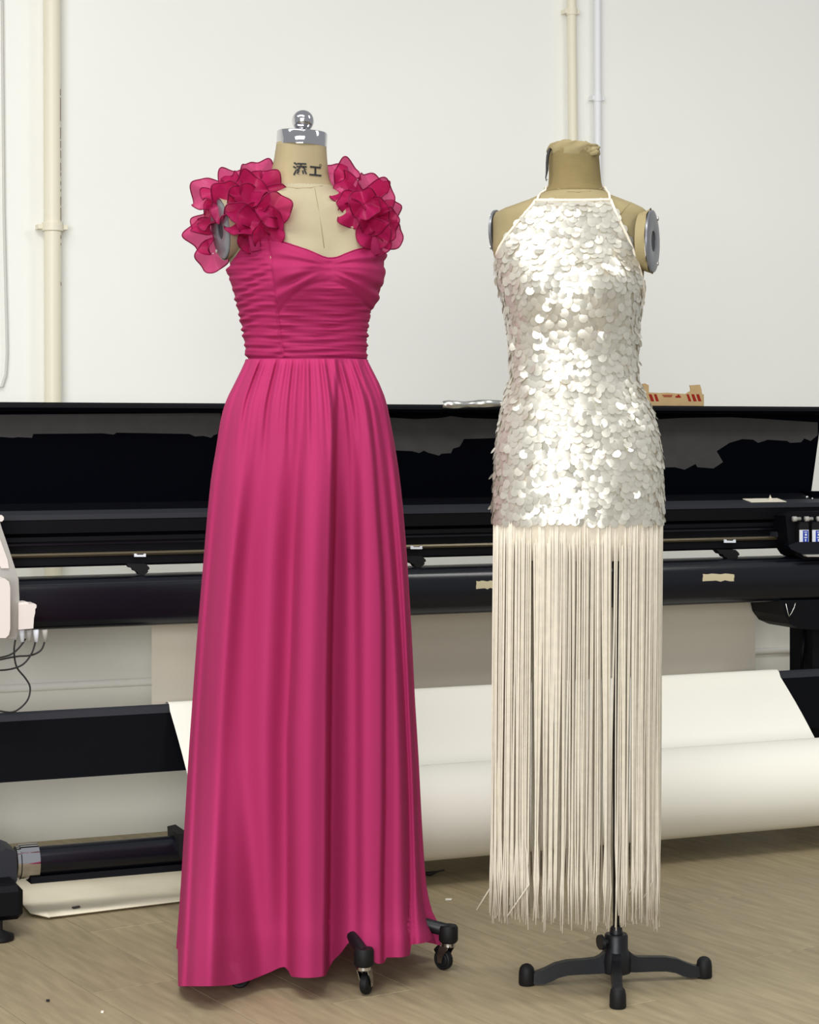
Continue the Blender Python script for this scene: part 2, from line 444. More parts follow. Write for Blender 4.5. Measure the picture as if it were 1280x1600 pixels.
# front beam with rounded face
Q1 = .42
zt, zb = zz(899, Q1 + .14, 100), zz(984, Q1 + .02, 90)
prof = []
hh = zt - zb
for k in range(13):
    w = -PI / 2 + PI * k / 12
    prof.append((Q1 + .040 - .040 * max(math.cos(w), 0) ** .7, zb + hh / 2 + hh / 2 * (abs(math.sin(w)) ** .8) * (1 if w > 0 else -1)))
prof = [(Q1 + .14, zb)] + prof + [(Q1 + .14, zt)]
sB = S(28, Q1)
mesh('front_beam', *ext(prof, sB, SR), 'black_gloss', prn, local=True, auto=35)
mesh('beam_lip', *ext([(Q1 + .012, zt - .016), (Q1 + .010, zt - .013), (Q1 + .020, zt - .004), (Q1 + .026, zt - .006)], sB, SR), 'band', prn, smooth=False, local=True)
# pinch clips between upper body and beam
for u0, vt in ((214, 884), (646, 872), (1136, 862)):
    c = panel('pinch_clip', [(u0 - 16, vt - 3), (u0 + 14, vt - 3), (u0 + 19, vt + 2), (u0 + 20, vt + 5), (u0 + 17, vt + 7), (u0 + 18, vt + 9), (u0 + 13, vt + 14), (u0 + 4, vt + 14), (u0, vt + 9), (u0 - 4, vt + 8), (u0 - 6, vt + 4), (u0 - 11, vt + 3)], B0 - .01, B0 + .015, 'rubber')
    panel('clip_tag', [(u0 - 4, vt - 19), (u0 - 1, vt - 19), (u0 + 1, vt - 17), (u0 + 10, vt - 17), (u0 + 12, vt - 19), (u0 + 14, vt - 19), (u0 + 14, vt - 14), (u0 - 4, vt - 14)], B0 - .008, B0 - .004, 'label_white', c, label='small white tag above the clip')
# tape stuck to the rounded face of the beam
fine = []
for (qa, za), (qb_, zb_) in zip(prof[:-1], prof[1:]):
    fine += [(qa + (qb_ - qa) * k / 40, za + (zb_ - za) * k / 40) for k in range(40)]
def on_beam(u, v, lift):
    best = min((f for f in fine if f[1] > zb + .03), key=lambda f: abs(VH + (H - f[1]) * F / pr(S(u, f[0]), f[0], 0).y - v) + f[0])
    return Vector((S(u, best[0]), best[0] - lift, best[1] + lift * .5))
for u0, u1, v0, v1 in ((744, 775, 908, 920), (1098, 1147, 897, 908)):
    n = 8; vv = []
    for lift in (.0012, -.004):
        for k in range(n):
            uu = u0 + (u1 - u0) * k / (n - 1); w_ = .8 * math.sin(k * 2.1)
            for r in range(4): vv.append(on_beam(uu + .5 * math.sin(r * 2), v0 + w_ + (v1 - v0 + .6 * math.cos(k * 3)) * r / 3, lift))
    m_ = n * 4; ff = []
    for k in range(n - 1):
        for r in range(3):
            a_ = k * 4 + r; ff.append((a_, a_ + 1, a_ + 5, a_ + 4)); ff.append((m_ + a_ + 4, m_ + a_ + 5, m_ + a_ + 1, m_ + a_))
    mesh('tape', vv, ff, 'tape', prn, local=True, label='strip of beige masking tape')
# left end housing
panel('end_housing', [(-60, 816), (0, 816), (3, 826), (12, 852), (23, 886), (29, 905), (31, 950), (30, 988), (25, 998), (-60, 998)], .37, .60, 'housing_grey')
hb = panel('control_box', [(-60, 904), (8, 904), (14, 909), (16, 918), (16, 982), (14, 992), (9, 997), (-60, 997)], .31, .37, 'housing')
panel('screen_bezel', [(-60, 842), (0, 842), (3, 850), (12, 875), (14, 888), (2, 888), (-4, 874)], .366, .37, 'housing')
panel('lever_knob', [(-20, 805), (3, 805), (6, 808), (6, 812), (3, 815), (-20, 815)], .40, .43, 'housing', label='small white lever knob')
cb = panel('connector_box', [(29, 945), (54, 943), (57, 945), (57, 949), (55, 952), (55, 957), (53, 966), (52, 982), (29, 984)], .345, .40, 'housing')
panel('connector_lid', [(29, 942), (40, 940), (44, 941), (45, 945), (29, 946)], .35, .39, 'housing', cb)
for k, uu in enumerate((34, 45, 56, 70)):
    p = L3(uu, 984, .37); p2 = L3(uu + 1, 1003, .37)
    mesh('cable_plug', *tube([p, p + (p2 - p) * .4, p2], [.007, .0065, .004], 10), 'housing_grey' if k % 2 else 'label_white', prn, local=True)
for k, pts in enumerate(([(40, 998), (30, 1012), (14, 1024), (-15, 1030)], [(56, 1000), (50, 1020), (36, 1038), (14, 1046), (-15, 1048)],
                         [(70, 1002), (64, 1016), (48, 1024), (24, 1026), (-15, 1034)], [(24, 1000), (22, 1018), (26, 1042), (40, 1060), (47, 1074), (44, 1092), (32, 1106), (16, 1113), (-15, 1108)])):
    P = [L3(a, b, .372 + .006 * k) for a, b in pts]
    Q = []
    for i in range(len(P) - 1):
        for t in (0, .25, .5, .75):
            a0, a1, a2, a3 = P[max(i - 1, 0)], P[i], P[i + 1], P[min(i + 2, len(P) - 1)]
            Q.append(.5 * ((2 * a1) + (a2 - a0) * t + (2 * a0 - 5 * a1 + 4 * a2 - a3) * t * t + (3 * a1 - a0 - 3 * a2 + a3) * t ** 3))
    Q.append(P[-1])
    mesh('cable', *tube(Q, .0022, 6), 'cable', prn, local=True)
# right end: print carriage with ink cartridges, housing, leg, strut
car = panel('print_carriage', [(1228, 806), (1240, 800), (1330, 798), (1330, 876), (1262, 876), (1244, 868), (1232, 850)], .44, .52, 'black')
panel('carriage_tray', [(1232, 852), (1246, 847), (1330, 846), (1330, 868), (1258, 868), (1236, 858)], .415, .44, 'black_gloss', car)
for u0 in (1249, 1269, 1289):
    panel('ink_cartridge', [(u0, 820), (u0 + 2, 816), (u0 + 14, 816), (u0 + 15, 820), (u0 + 15, 849), (u0, 849)], .425, .44, 'rubber', car)
    panel('cartridge_label', [(u0 + .5, 828), (u0 + 15, 828), (u0 + 15, 848), (u0 + .5, 848)], .4242, .425, 'label_white', car)
    panel('cartridge_label', [(u0 + 6, 829), (u0 + 14.5, 829), (u0 + 14.5, 847.5), (u0 + 6, 847.5)], .4236, .4242, 'blue', car, label='blue ink label')
    mk = MB()
    for a, b, c, d in ((8, 831, 12.5, 832.2), (9, 834, 12, 837), (8, 839, 12.5, 840.5), (9.2, 842, 11, 846)):
        vv = [L3(u0 + x, y, .4233) for x, y in ((a, b), (c, b), (c, d), (a, d))]
        vv += [Vector((p.x, .4236, p.z)) for p in vv]
        mk.add((vv, [(0, 1, 2, 3), (0, 4, 5, 1), (1, 5, 6, 2), (2, 6, 7, 3), (3, 7, 4, 0)]))
    mk.build('label_print', 'label_white', car, local=True, smooth=False)
for u0 in (1239, 1258, 1277):
    p = L3(u0, 811, .43); p2 = L3(u0 + 12, 810.5, .43)
    mesh('tube_fitting', *tube([p, p + (p2 - p) * .45, p + (p2 - p) * .5, p2], [.0075, .0075, .005, .005], 10), 'housing_grey', car, local=True)
panel('carriage_stop', [(1212, 831), (1226, 831), (1226, 839), (1212, 839)], B0 - .01, B0 + .02, 'band')
panel('tray_lip', [(1258, 867), (1330, 866), (1330, 870), (1262, 870)], .40, .415, 'housing_grey', car)
mh = panel('motor_housing', [(1221, 938), (1226, 962), (1236, 976), (1252, 983), (1330, 986), (1330, 936)], .43, .60, 'black')
P = [L3(a, b, .426) for a, b in ((1228, 943), (1231, 956), (1233, 963), (1237, 958), (1241, 950), (1243, 942))]
mesh('wire_loop', *tube(P, .0016, 6), 'steel', mh, local=True)
leg_s0, leg_s1 = S(1264, .5), S(1315, .5)
mesh('leg', *box(leg_s0, leg_s1, .48, .60, .03, zz(960, .45)), 'black', prn, local=True, smooth=False)
mesh('leg', *box(-.28, -.14, .48, .60, .03, zz(960, .45)), 'black', prn, local=True, smooth=False)
mesh('strut', *tube([L3(1258, 982, .52), L3(1252, 1044, .52)], .006, 8), 'black', prn, local=True)
# trough: slanted black guide sheet below the beam
QT = .47
zt0 = Z(150, 1107, QT); zt1 = Z(150, 1213, QT - .085)
mesh('paper_trough', *ext([(QT, zt0), (QT + .03, zt0 - .004), (QT + .03, zt0 - .008), (QT + .004, zt0 - .012), (QT - .079, zt1), (QT - .085, zt1), (QT - .009, zt0 - .018), (QT - .006, zt0 - .004)], SL, SR), 'trough_black', prn, smooth=False, local=True)
mesh('trough_edge', *ext([(QT - .0105, zt0 - .019), (QT - .007, zt0 - .003), (QT, zt0 + .002), (QT + .004, zt0 - .001), (QT - .002, zt0 - .004), (QT - .008, zt0 - .019)], SL, SR), 'band', prn, smooth=False, local=True)
# take-up shaft, bracket and foot at the left
QR = .215
zc = Z(655, 1271, QR); RR = 73.5 / F * pr(S(655, QR), QR, 0).y
sh0, sh1 = S(58, QR), S(302, QR)
zsh = Z(150, 1338, QR)
mesh('take_up_shaft', *tube([Vector((sh0, QR, zsh)), Vector((sh1 + .3, QR, zsh))], .0345, 24), 'black_gloss', prn, local=True, auto=40)
mesh('shaft_rail', *ext([(QR - .025, zsh - .031), (QR - .028, zsh - .046), (QR + .03, zsh - .049), (QR + .03, zsh - .031)], sh0 - .02, sh1 + .05), 'black', prn, smooth=False, local=True)
mesh('shaft_collar', *tube([Vector((S(24, QR), QR, zsh + .002)), Vector((S(29, QR), QR, zsh + .002)), Vector((S(30, QR), QR, zsh + .002)), Vector((sh0, QR, zsh + .002))], [.037, .037, .041, .041], 24), 'chrome', prn, local=True, auto=40, label='shiny chrome shaft collar')
panel('shaft_flange', [(279, 1303), (292, 1300), (296, 1303), (296, 1336), (292, 1342), (281, 1340)], QR - .05, QR + .05, 'rubber')
panel('take_up_bracket', [(-60, 1331), (4, 1330), (10, 1325), (26, 1331), (27, 1375), (24, 1381), (-60, 1388)], QR - .06, QR + .06, 'band')
zfo = Z(10, 1385, .06); zfb = Z(10, 1438, .06)
fs1 = S(36, .06)
v, f = bbox_bevel(fs1 - .20, fs1, .05, .85, zfb, zfo, .012)
ft = mesh('foot_beam', v, f, 'black', prn, smooth=False, local=True)
for qq in (.085, .75):
    lv = MB()
    lv.add(lathe([(.030, 0.001), (.034, .004), (.033, .012), (.014, .020), (.008, .024), (.008, zfb + .002)], Vector((fs1 - .045 - (.01 if qq < .2 else 0), qq - .03, 0)), n=20))
    lv.build('leveling_foot', 'rubber', ft, local=True, auto=40)
v, f = bbox_bevel(leg_s0 - .02, leg_s1, .05 + .3, .85, .03, .09, .012)
mesh('foot_beam', v, f, 'black', prn, smooth=False, local=True)

# ------------------------------------------------------------------ paper: roll and web
roll = thing('paper_roll', 'thick roll of white paper on the take-up shaft behind the forms', 'paper', pr(0.4, QR, 0), A)
ROOT[roll.name] = Matrix.Translation(pr(0.4, QR, 0)) @ Matrix.Rotation(A, 4, 'Z')
rs0, rs1 = S(316, QR), S(1345, QR)
wpt = lambda p: pr(p.x, p.y, p.z)
vv, ff = tube([Vector((rs0, QR, zc)), Vector((rs1, QR, zc))], RR, 64)
mesh('roll_core', [wpt(p) for p in vv], ff, 'paper', roll, auto=40)
wsl, wsr = S(263, QT), S(1215, QT)
ang = math.radians(60)
prof = [(QT + .05, zt0 - .06), (QT + .036, zt0 - .004), (QT + .018, zt0 + .0045), (QT + .002, zt0 + .0055), (QT - .008, zt0 + .001), (QT - .016, zt0 - .014)]
tgt = (QR + RR * math.cos(ang) + .0015, zc + RR * math.sin(ang) + .0015)
prof += [(QT - .016 + (tgt[0] - QT + .016) * t - .006 * math.sin(PI * t), zt0 - .014 + (tgt[1] - zt0 + .014) * t) for t in (.2, .4, .6, .8, 1.0)]
prof += [(QR + (RR + .0015) * math.cos(ang + k * .2), zc + (RR + .0015) * math.sin(ang + k * .2)) for k in range(1, 2)]
n = 14
def web(i, j):
    q, z = prof[i]; t = j / (n - 1); s = wsl + (wsr - wsl) * t
    return pr(s, q, z)
vv, ff = grid(len(prof), n, web)
o = mesh('paper_web', vv, ff, 'paper', roll)
vv, ff = grid(6, 10, lambda i, j: pr(S(237, .61) + (S(1181, .61) - S(237, .61)) * j / 9, .61 + .004 * math.sin(j), zt0 - .16 + (zz(940, .6) + .2 - zt0) * i / 5))
mesh('hanging_paper', vv, ff, 'paper_dim', roll)

# grey rear cloth with a rod sewn into it, hanging down the back of the machine
zrc = Z(60, 1073, .95)
rc = mesh('rear_cloth', *ext([(.95, .03), (.953, .03), (.953, zz(940, .95)), (.95, zz(940, .95))], SL, S(1420, .95)), 'rear', prn, smooth=False, local=True)
mesh('cloth_rod', *tube([Vector((SL, .945, zrc)), Vector((S(1420, .95), .945, zrc))], .011, 14, 1.0), 'rear', rc, local=True)
# big paper sheet on the floor under the machine
sh = [(.19, .006), (.24, .005), (.34, .005), (.44, .006), (.54, .006), (.74, .005), (.935, .006)]
s0, s1 = S(45, .26), .64
def sheet(i, j):
    q, z = sh[i]; t = j / 15
    wv = .004 * math.sin(7 * t + i) * (i > 0)
    cur = .03 * (1 - i / 6) * (1 if j == 0 else 0)
    return pr(s0 + (s1 - s0) * t + (0.035 if (i == 0 and j == 0) else 0), q + .06 * t * (1 - i / 6), z + abs(wv))
vv, ff = grid(7, 16, sheet)
o = mesh('paper_sheet', vv, ff, 'sheet')
md = o.modifiers.new('solid', 'SOLIDIFY'); md.thickness = .003; md.offset = 1
props(o, 'cream paper sheet on the floor under the printer, left of the pink gown', 'paper')
# little dark offcut on the sheet, scraps on the floor
def chip(name, u, v, Y, w, h, rz, m, label, cat, z=0.001, t=.003):
    p = pw(u, v, Y)
    k, f = prism([(-w, -h * .6), (w * .6, -h), (w, h * .5), (-w * .7, h)], lambda a: Vector((a[0], a[1], 0)), lambda a: Vector((a[0], a[1], t)))
    R = Matrix.Rotation(rz, 3, 'Z')
    o = mesh(name, [R @ Vector(x) for x in k], f, m, smooth=False); o.location = (p.x, p.y, z); props(o, label, cat); return o
def fy(v, z=0): return (H - z) * F / (v - VH)
chip('offcut', 119, 1420, fy(1420, .010), .012, .006, .9, 'cable', 'dark offcut lying on the cream paper sheet', 'scrap', .0125)
chip('paper_scrap', 701, 1407, fy(1407), .009, .006, .2, 'paper', 'white paper scrap on the floor right of the pink gown', 'scrap')
chip('paper_scrap', 160, 1583, fy(1583), .003, .004, .2, 'paper', 'tiny pale scrap on the floor near the bottom left corner', 'scrap')
chip('crumb', 75, 1565, fy(1565), .004, .004, .5, 'cable', 'tiny dark crumb on the floor below the cream paper sheet', 'scrap')
pts = [pw(a, b, fy(b) - .002) + Vector((0, 0, .006)) for a, b in ((648, 1362), (660, 1368), (672, 1369), (682, 1366), (694, 1363))]
o = mesh('cable_end', *tube(pts, [.004, .004, .006, .003, .002], 8), 'cable'); props(o, 'short dark cable end on the floor beside the pink gown', 'cable')

# ------------------------------------------------------------------ things on top of the cover
ztop = zr
def on(u, v, q): s, z = sz(u, v, q); return pr(s, q, z)
# cardboard tray
qb = .585
bs0, bs1 = S(1004, qb), S(1098, qb)
bx = thing('cardboard_box', 'torn cardboard box with red stripes on top of the printer cover', 'box', pr((bs0 + bs1) / 2, qb + .06, ztop + .0005), A)
def bpanel(name, pix, q0, q1, m, parent, **k):
    loc = [sz(u, v, q0) for u, v in pix]; n = len(loc)
    mn = min(z for s, z in loc)
    vv = [pr(s, q0, z) for s, z in loc] + [pr(s, q1, z) for s, z in loc]
    ff = [tuple(range(n)), tuple(range(2 * n - 1, n - 1, -1))] + [((i + 1) % n, i, n + i, n + (i + 1) % n) for i in range(n)]
    return mesh(name, vv, ff, m, parent, smooth=False, **k)
zbx = ztop + .0005
vb = lambda u, q: VH + (H - zbx) / pr(S(u, q), q, 0).y * F       # pixel row of the box floor
fp = [(1004, vb(1004, qb)), (1004, 600), (1008, 599), (1014, 602), (1014, 613), (1023, 613.5), (1030, 614), (1043, 613.5), (1062, 615), (1072, 615.5), (1076, 612.5), (1079, 611), (1080, 611.5), (1079, 605), (1078, 602), (1094, 601), (1096, 607), (1098, 618), (1099, vb(1099, qb))]
front = bpanel('front_panel', fp, qb, qb + .004, 'card', bx)
bpanel('back_panel', [(1006, vb(1006, qb + .12) ), (1004, 616), (1100, 616), (1100, vb(1100, qb + .12))], qb + .12, qb + .124, 'card', bx)
for uu in (1004, 1097.5):
    s = S(uu, qb)
    vv, ff = box(0, .004, qb + .004, qb + .12, zbx, zbx + .022)
    mesh('side_panel', [pr(s + p[0], p[1], p[2]) for p in vv], ff, 'card', bx, smooth=False)
vv, ff = box(bs0 + .004, bs1 - .004, qb + .004, qb + .12, zbx, zbx + .004)
mesh('bottom_panel', [pr(*p) for p in vv], ff, 'card', bx, smooth=False)
for a, b in ((1014, 1020), (1022, 1027.5), (1073, 1078), (1080.5, 1086.5), (1088, 1094)):
    bpanel('red_stripe', [(a, 616), (b - 1.5, 616), (b + 2.5, 627), (a + 3.5, 627)], qb - .0006, qb, 'red', front)
for a, b, c, d in ((1035, 617, 1051, 618.2), (1037, 619, 1050, 620.3), (1056, 618.5, 1064, 621.4), (1059, 616.5, 1062, 618.5)):
    bpanel('printed_mark', [(a, b), (c, b), (c, d), (a, d)], qb - .0006, qb, 'red', front)
# bent steel strip
qs = .60
us = [692, 700, 708, 716, 724, 732, 740, 748, 756, 764, 772, 780, 788]
vt = [627, 625.5, 626, 626.5, 627.5, 627, 626, 625, 624.5, 624.5, 625, 625.5, 627]
vbm = [637.5, 638, 638.3, 638, 637.5, 637.2, 637, 637, 636.5, 636, 636, 636, 636.5]
qq = [.560, .548, .542, .540, .543, .550, .553, .550, .543, .540, .543, .550, .556]
# arcs vary in depth so the steel catches light in bands
vv = []
for a, b, c, d in zip(us, vt, vbm, qq):
    vv += [on(a, b, d), on(a, c, d), on(a, c, d + .0025), on(a, b, d + .0025)]
ff = []
for i in range(len(us) - 1):
    for k in range(4):
        k2 = (k + 1) % 4; ff.append((i * 4 + k, i * 4 + k2, i * 4 + 4 + k2, i * 4 + 4 + k))
ff += [(0, 1, 2, 3), tuple(len(vv) - 4 + k for k in (3, 2, 1, 0))]
o = mesh('steel_strip', vv, ff, 'steel'); props(o, 'bent shiny steel strip on the printer cover between the two dresses', 'metal strip')
# folded note on the printer shelf
p = [on(1170, 786, .50), on(1176, 791, .497), on(1226, 789, .497), on(1219, 785, .50)]
zsn = zz(805, B0) + .004
b0 = S(1172, .5); b1 = S(1224, .5)
vv = [(b0 - .008, .526), (b0 + .004, .498), (b1 + .010, .498), (b1 - .004, .526)]
nt_ = thing('folded_note', 'small folded white note on the black printer shelf near the ink cartridges', 'paper', pr((b0 + b1) / 2, .51, zsn), A)
slope = (zz(796, B0) + .012 - zz(805, B0)) / .098
zs = lambda q: float(np.interp(q, [B0 - .006, B0 + .02, .60], [zz(803, B0), zz(799, B0) + .003, zz(796, B0) + .012])) + .0012
mesh('flat_leaf', [pr(s, q, zs(q)) for s, q in vv] + [pr(s, q, zs(q) + .0015) for s, q in vv], [(0, 1, 2, 3), (4, 7, 6, 5), (0, 4, 5, 1), (1, 5, 6, 2), (2, 6, 7, 3), (3, 7, 4, 0)], 'paper_dim', nt_, smooth=False)
sm_ = S(1205, .51)
mesh('raised_corner', [pr(sm_ - .007, .512, zs(.512)), pr(sm_ + .007, .512, zs(.512)), pr(sm_, .514, zs(.512) + .016), pr(sm_ - .007, .5135, zs(.512)), pr(sm_ + .007, .5135, zs(.512)), pr(sm_, .5155, zs(.512) + .016)],
     [(0, 1, 2), (5, 4, 3), (0, 3, 4, 1), (1, 4, 5, 2), (2, 5, 3, 0)], 'paper_dim', nt_, smooth=False)

# ------------------------------------------------------------------ form bodies as lofted rings
class Rings:
    def __init__(s, Yc, rows):
        s.Yc = Yc; vs = [r[0] for r in rows]
        s.L = herm(vs, [r[1] for r in rows]); s.R = herm(vs, [r[2] for r in rows]); s.D = herm(vs, [r[3] for r in rows])
        s.v0, s.v1 = vs[0], vs[-1]; s.bumps = []
    def pt(s, v, th, off=0.0):
        """th = pi/2 faces the viewer, th = pi the left outline, 0 the right outline"""
        l, r, d = s.L(v), s.R(v), s.D(v)
        c, h = (l + r) / 2, (r - l) / 2
        cs, sn = math.cos(th), math.sin(th); e = 0.9
        x = math.copysign(abs(cs) ** e, cs); y = math.copysign(abs(sn) ** e, sn)
        u = c + h * x
        p = pw(u, v, s.Yc); p.y -= d * y
        if sn > 0:
            for bu, bv, bw, bh, ba in s.bumps:
                p.y -= ba * math.exp(-((u - bu) / bw) ** 2 - ((v - bv) / bh) ** 2)
        # keep the row on its pixel row as well for the parts that come forward
        if off:
            p += Vector((cs * off, -sn * off, 0))
        return p
    def th_of(s, u, v):
        l, r = s.L(v), s.R(v); c, h = (l + r) / 2, (r - l) / 2
        x = min(max((u - c) / h, -1), 1); x = math.copysign(abs(x) ** (1 / .9), x)
        return math.acos(x)
    def nrm(s, v, th):
        a = s.pt(v, th + .02) - s.pt(v, th - .02); b = s.pt(v + 3, th) - s.pt(v - 3, th)
        n = a.cross(b)
        return n.normalized() if n.length > 1e-12 else Vector((math.cos(th), -math.sin(th), 0))
    def body(s, v0, v1, nv, n=64):
        vv, ff = grid(nv, n, lambda i, j: s.pt(v0 + (v1 - v0) * i / (nv - 1), 2 * PI * j / n), wrap=True)
        ff = [tuple(reversed(q)) for q in ff]
        ff.append(tuple(range(n))); ff.append(tuple((nv - 1) * n + k for k in range(n - 1, -1, -1)))
        return vv, ff

def arm_plate(parent, c, ax, r, flip=1, m='plate', sy=1.0, th=1.0):
    ax = Vector(ax).normalized()
    mb = MB()
    mb.add(lathe([(r * .34, .009 * th), (r * .40, .0115 * th), (r * .94, .0115 * th), (r, .008 * th), (r, -.004 * th), (r * .34, -.004 * th)], c, ax, 40, closed=True, sx=sy))
    o = mb.build('arm_plate', m, parent, auto=40)
    hb = MB(); hb.add(lathe([(0.0001, -.002 * th), (r * .36, -.002 * th), (r * .36, .003 * th), (0.0001, .003 * th)], c, ax, 32, sx=sy))
    hb.build('socket', 'dark_hole', o, auto=40, label='dark hole in the arm plate')
    for k in (0, 1):
        cc = Vector(c) + Vector((0, 0, (-.72 if k else .72) * r)) + ax * .0115
        mesh('screw', *lathe([(.0045, 0), (.0045, .0015), (.003, .0025), (.0001, .0025)], cc, ax, 12), 'steel', o, auto=40)
    return o

# ---- white dress form
WY = 4.10
wr = Rings(WY, [(228, 858, 934, .050), (245, 857, 936, .051), (270, 858, 938, .053), (288, 857, 940, .056), (300, 852, 945, .061), (308, 836, 960, .067), (316, 816, 982, .073), (325, 790, 1003, .080), (333, 774, 1012, .086), (345, 770, 1012, .09),
                (385, 770, 1007, .10), (420, 777, 1006, .112), (450, 784, 1004, .120), (480, 791, 998, .118), (520, 798, 994, .106), (560, 801, 992, .096), (590, 801, 993, .095),
                (620, 793, 1004, .10), (650, 786, 1017, .107), (700, 779, 1028, .115), (750, 776, 1031, .118), (800, 774, 1032, .118), (840, 776, 1030, .116), (872, 786, 1020, .10)])
wr.bumps = [(835, 445, 38, 42, .018), (930, 445, 42, 42, .018)]
wp = Vector((.431, 4.135, 0))
wf = thing('dress_form', 'linen dress form on a black cross-shaped foot, wearing the white sequin dress', 'dress form', wp)
torso = mesh('torso', *wr.body(300, 872, 90), 'linen_old', wf)
mesh('neck', *wr.body(236, 303, 14), 'old_neck', wf)
# crumpled, tied-off cloth on the neck top
def crump(i, j):
    t = i / 9; w = 2 * PI * j / 48
    r0 = [1.0, 1.03, 1.05, 1.04, 1.03, 1.0, .9, .7, .4, .05][i]
    zv = [246, 241, 236, 232, 229, 226.5, 225.5, 226, 226.5, 226.5][i]
    l, r = wr.L(240), wr.R(240); hw = (r - l) / 2 / F * WY
    nz = (math.sin(7 * w + 3 * t * 5) * .5 + math.sin(13 * w + 1.3 + 4 * t) * .3 + math.sin(23 * w) * .25)
    k = r0 * (1 + .055 * nz * (0 < i < 8))
    p = pw((l + r) / 2, zv + 2.4 * nz * (i > 2) + (2.0 * math.sin(2 * w + .6)) * (i > 3), WY)
    return p + Vector((hw * k * math.cos(w), -.051 * k * math.sin(w), 0))
vv, ff = grid(10, 48, crump, wrap=True)
mesh('neck_cloth', vv, [tuple(reversed(q)) for q in ff], 'linen_old', wf, label='crumpled cloth folded over the neck top')
frv = MB()
for k, (a, b, c, d) in enumerate([((905, 240), (915, 236), (928, 233), (938, 230)), ((903, 238), (918, 241), (932, 238), (937, 236)), ((868, 231), (880, 229), (893, 227), (905, 229)), ((890, 228), (905, 226), (918, 228), (934, 227))]):
    frv.add(tube([pw(*q, WY - .045 + .008 * abs(i - 1.5)) for i, q in enumerate((a, b, c, d))], [.004, .006, .006, .002], 8, .5))
frv.build('frayed_fold', 'linen_old', wf)
mesh('dangling_thread', *tube([pw(a, b, WY - .03) for a, b in ((861, 232), (858, 236), (856, 244), (855, 255), (855, 265), (854, 272), (853, 278), (854, 283), (856, 280))], [.003, .0035, .003, .0028, .0028, .0018, .0012, .001, .0008], 6), 'cable', wf, label='dark dangling thread')
# neck seam and shoulder seam lines
def seam(rings, pts, name='seam', r=.0009, m='seam', parent=None, off=.0004):
    P = [rings.pt(v, rings.th_of(u, v), off) for u, v in pts]
    return mesh(name, *tube(P, r, 6), m, parent)
seam(wr, [(858, 292), (870, 300), (885, 305), (900, 306), (918, 304), (935, 299), (940, 294)], 'neck_seam', parent=wf)
seam(wr, [(985, 318), (978, 324), (970, 332), (964, 341)], 'shoulder_seam', parent=wf)
pc = pw(1019, 377, WY - .045)
ap = arm_plate(wf, pc, (.95, -.32, .0), .0635, th=.35)
# torn cloth edge behind the plate
ax = Vector((.95, -.32, 0)).normalized(); e2 = Vector((0, 0, 1)); e1 = ax.cross(e2)
def rim(i, j):
    w = 2 * PI * j / 60; t = i / 5
    rr = .0655 * (1 - .12 * t) * (1 + (.035 * math.sin(9 * w) + .02 * math.sin(17 * w + 1)) * (i == 0))
    return Vector(pc) + e1 * (rr * math.cos(w)) + e2 * (rr * math.sin(w)) - ax * (.002 + .022 * t)
vv, ff = grid(6, 60, rim, wrap=True)
mesh('armhole_cloth', vv, ff, 'linen_old', wf)
plc = pw(776, 362, WY + .03); arm_plate(wf, plc, (-.94, .34, 0), .045, th=.4)
# pole, hub, knob, four legs with feet
pole_x = wp.x
mesh('pole', *tube([Vector((pole_x, 4.135, .09)), Vector((pole_x - .001, 4.135, 1.0))], .0068, 16), 'iron', wf)
hub = MB(); hub.add(lathe([(.014, .020), (.030, .020), (.031, .045), (.028, .060), (.0245, .068), (.0245, .096), (.022, .100), (.0135, .100), (.0125, .112), (.009, .116)], wp, n=28))
hub.build('hub', 'iron', wf, auto=45)
mesh('knob', *tube([Vector((pole_x - .020, 4.122, .086)), Vector((pole_x - .029, 4.119, .086)), Vector((pole_x - .031, 4.118, .086)), Vector((pole_x - .037, 4.116, .086))], [.006, .006, .016, .015], 14, 1.2), 'iron', wf, auto=45)
def cross_leg(ang, length):
    d = Vector((math.cos(ang), math.sin(ang), 0)); e = Vector((-d.y, d.x, 0))
    # side profile of a leg: upper edge and lower edge
    top = [(.010, .066), (.026, .064), (.034, .056), (.045, .051), (.070, .0495), (.105, .048), (.130, .043), (.150, .034), (.168, .027), (length - .012, .026)]
    bot = [(.010, .022), (.026, .021), (.040, .020), (.055, .020), (.080, .020), (.105, .019), (.125, .015), (.140, .008), (.155, .004), (length - .012, .004)]
    sc = length / .19
    wdt = [.013, .0125, .012, .012, .0115, .0115, .0115, .012, .013, .012]
    vv = []
    for (r0, z0), (r1, z1), w in zip(top, bot, wdt):
        for rr, z_, sg in ((r0, z0, 1), (r0, z0, -1), (r1, z1, -1), (r1, z1, 1)):
            vv.append(wp + d * rr * sc + e * (w * sg * (.75 if z_ == z0 else 1)) + Vector((0, 0, z_)))
    ff = [(3, 2, 1, 0)]
    for i in range(len(top) - 1):
        for k in range(4):
            k2 = (k + 1) % 4; ff.append((i * 4 + k, i * 4 + k2, i * 4 + 4 + k2, i * 4 + 4 + k))
    ff.append(tuple(len(vv) - 4 + k for k in range(4)))
    lg = mesh('leg', vv, ff, 'iron', wf, auto=50)
    fc = wp + d * length
    mesh('foot', *lathe([(.0155, 0.0005), (.017, .004), (.0165, .026), (.0145, .036), (.010, .0415), (.0045, .044), (.0001, .0445)], fc, n=20), 'rubber', lg, auto=60)
for a_ in (math.radians(180 + 8), math.radians(9), math.radians(-95), math.radians(88)):
    cross_leg(a_, .190)

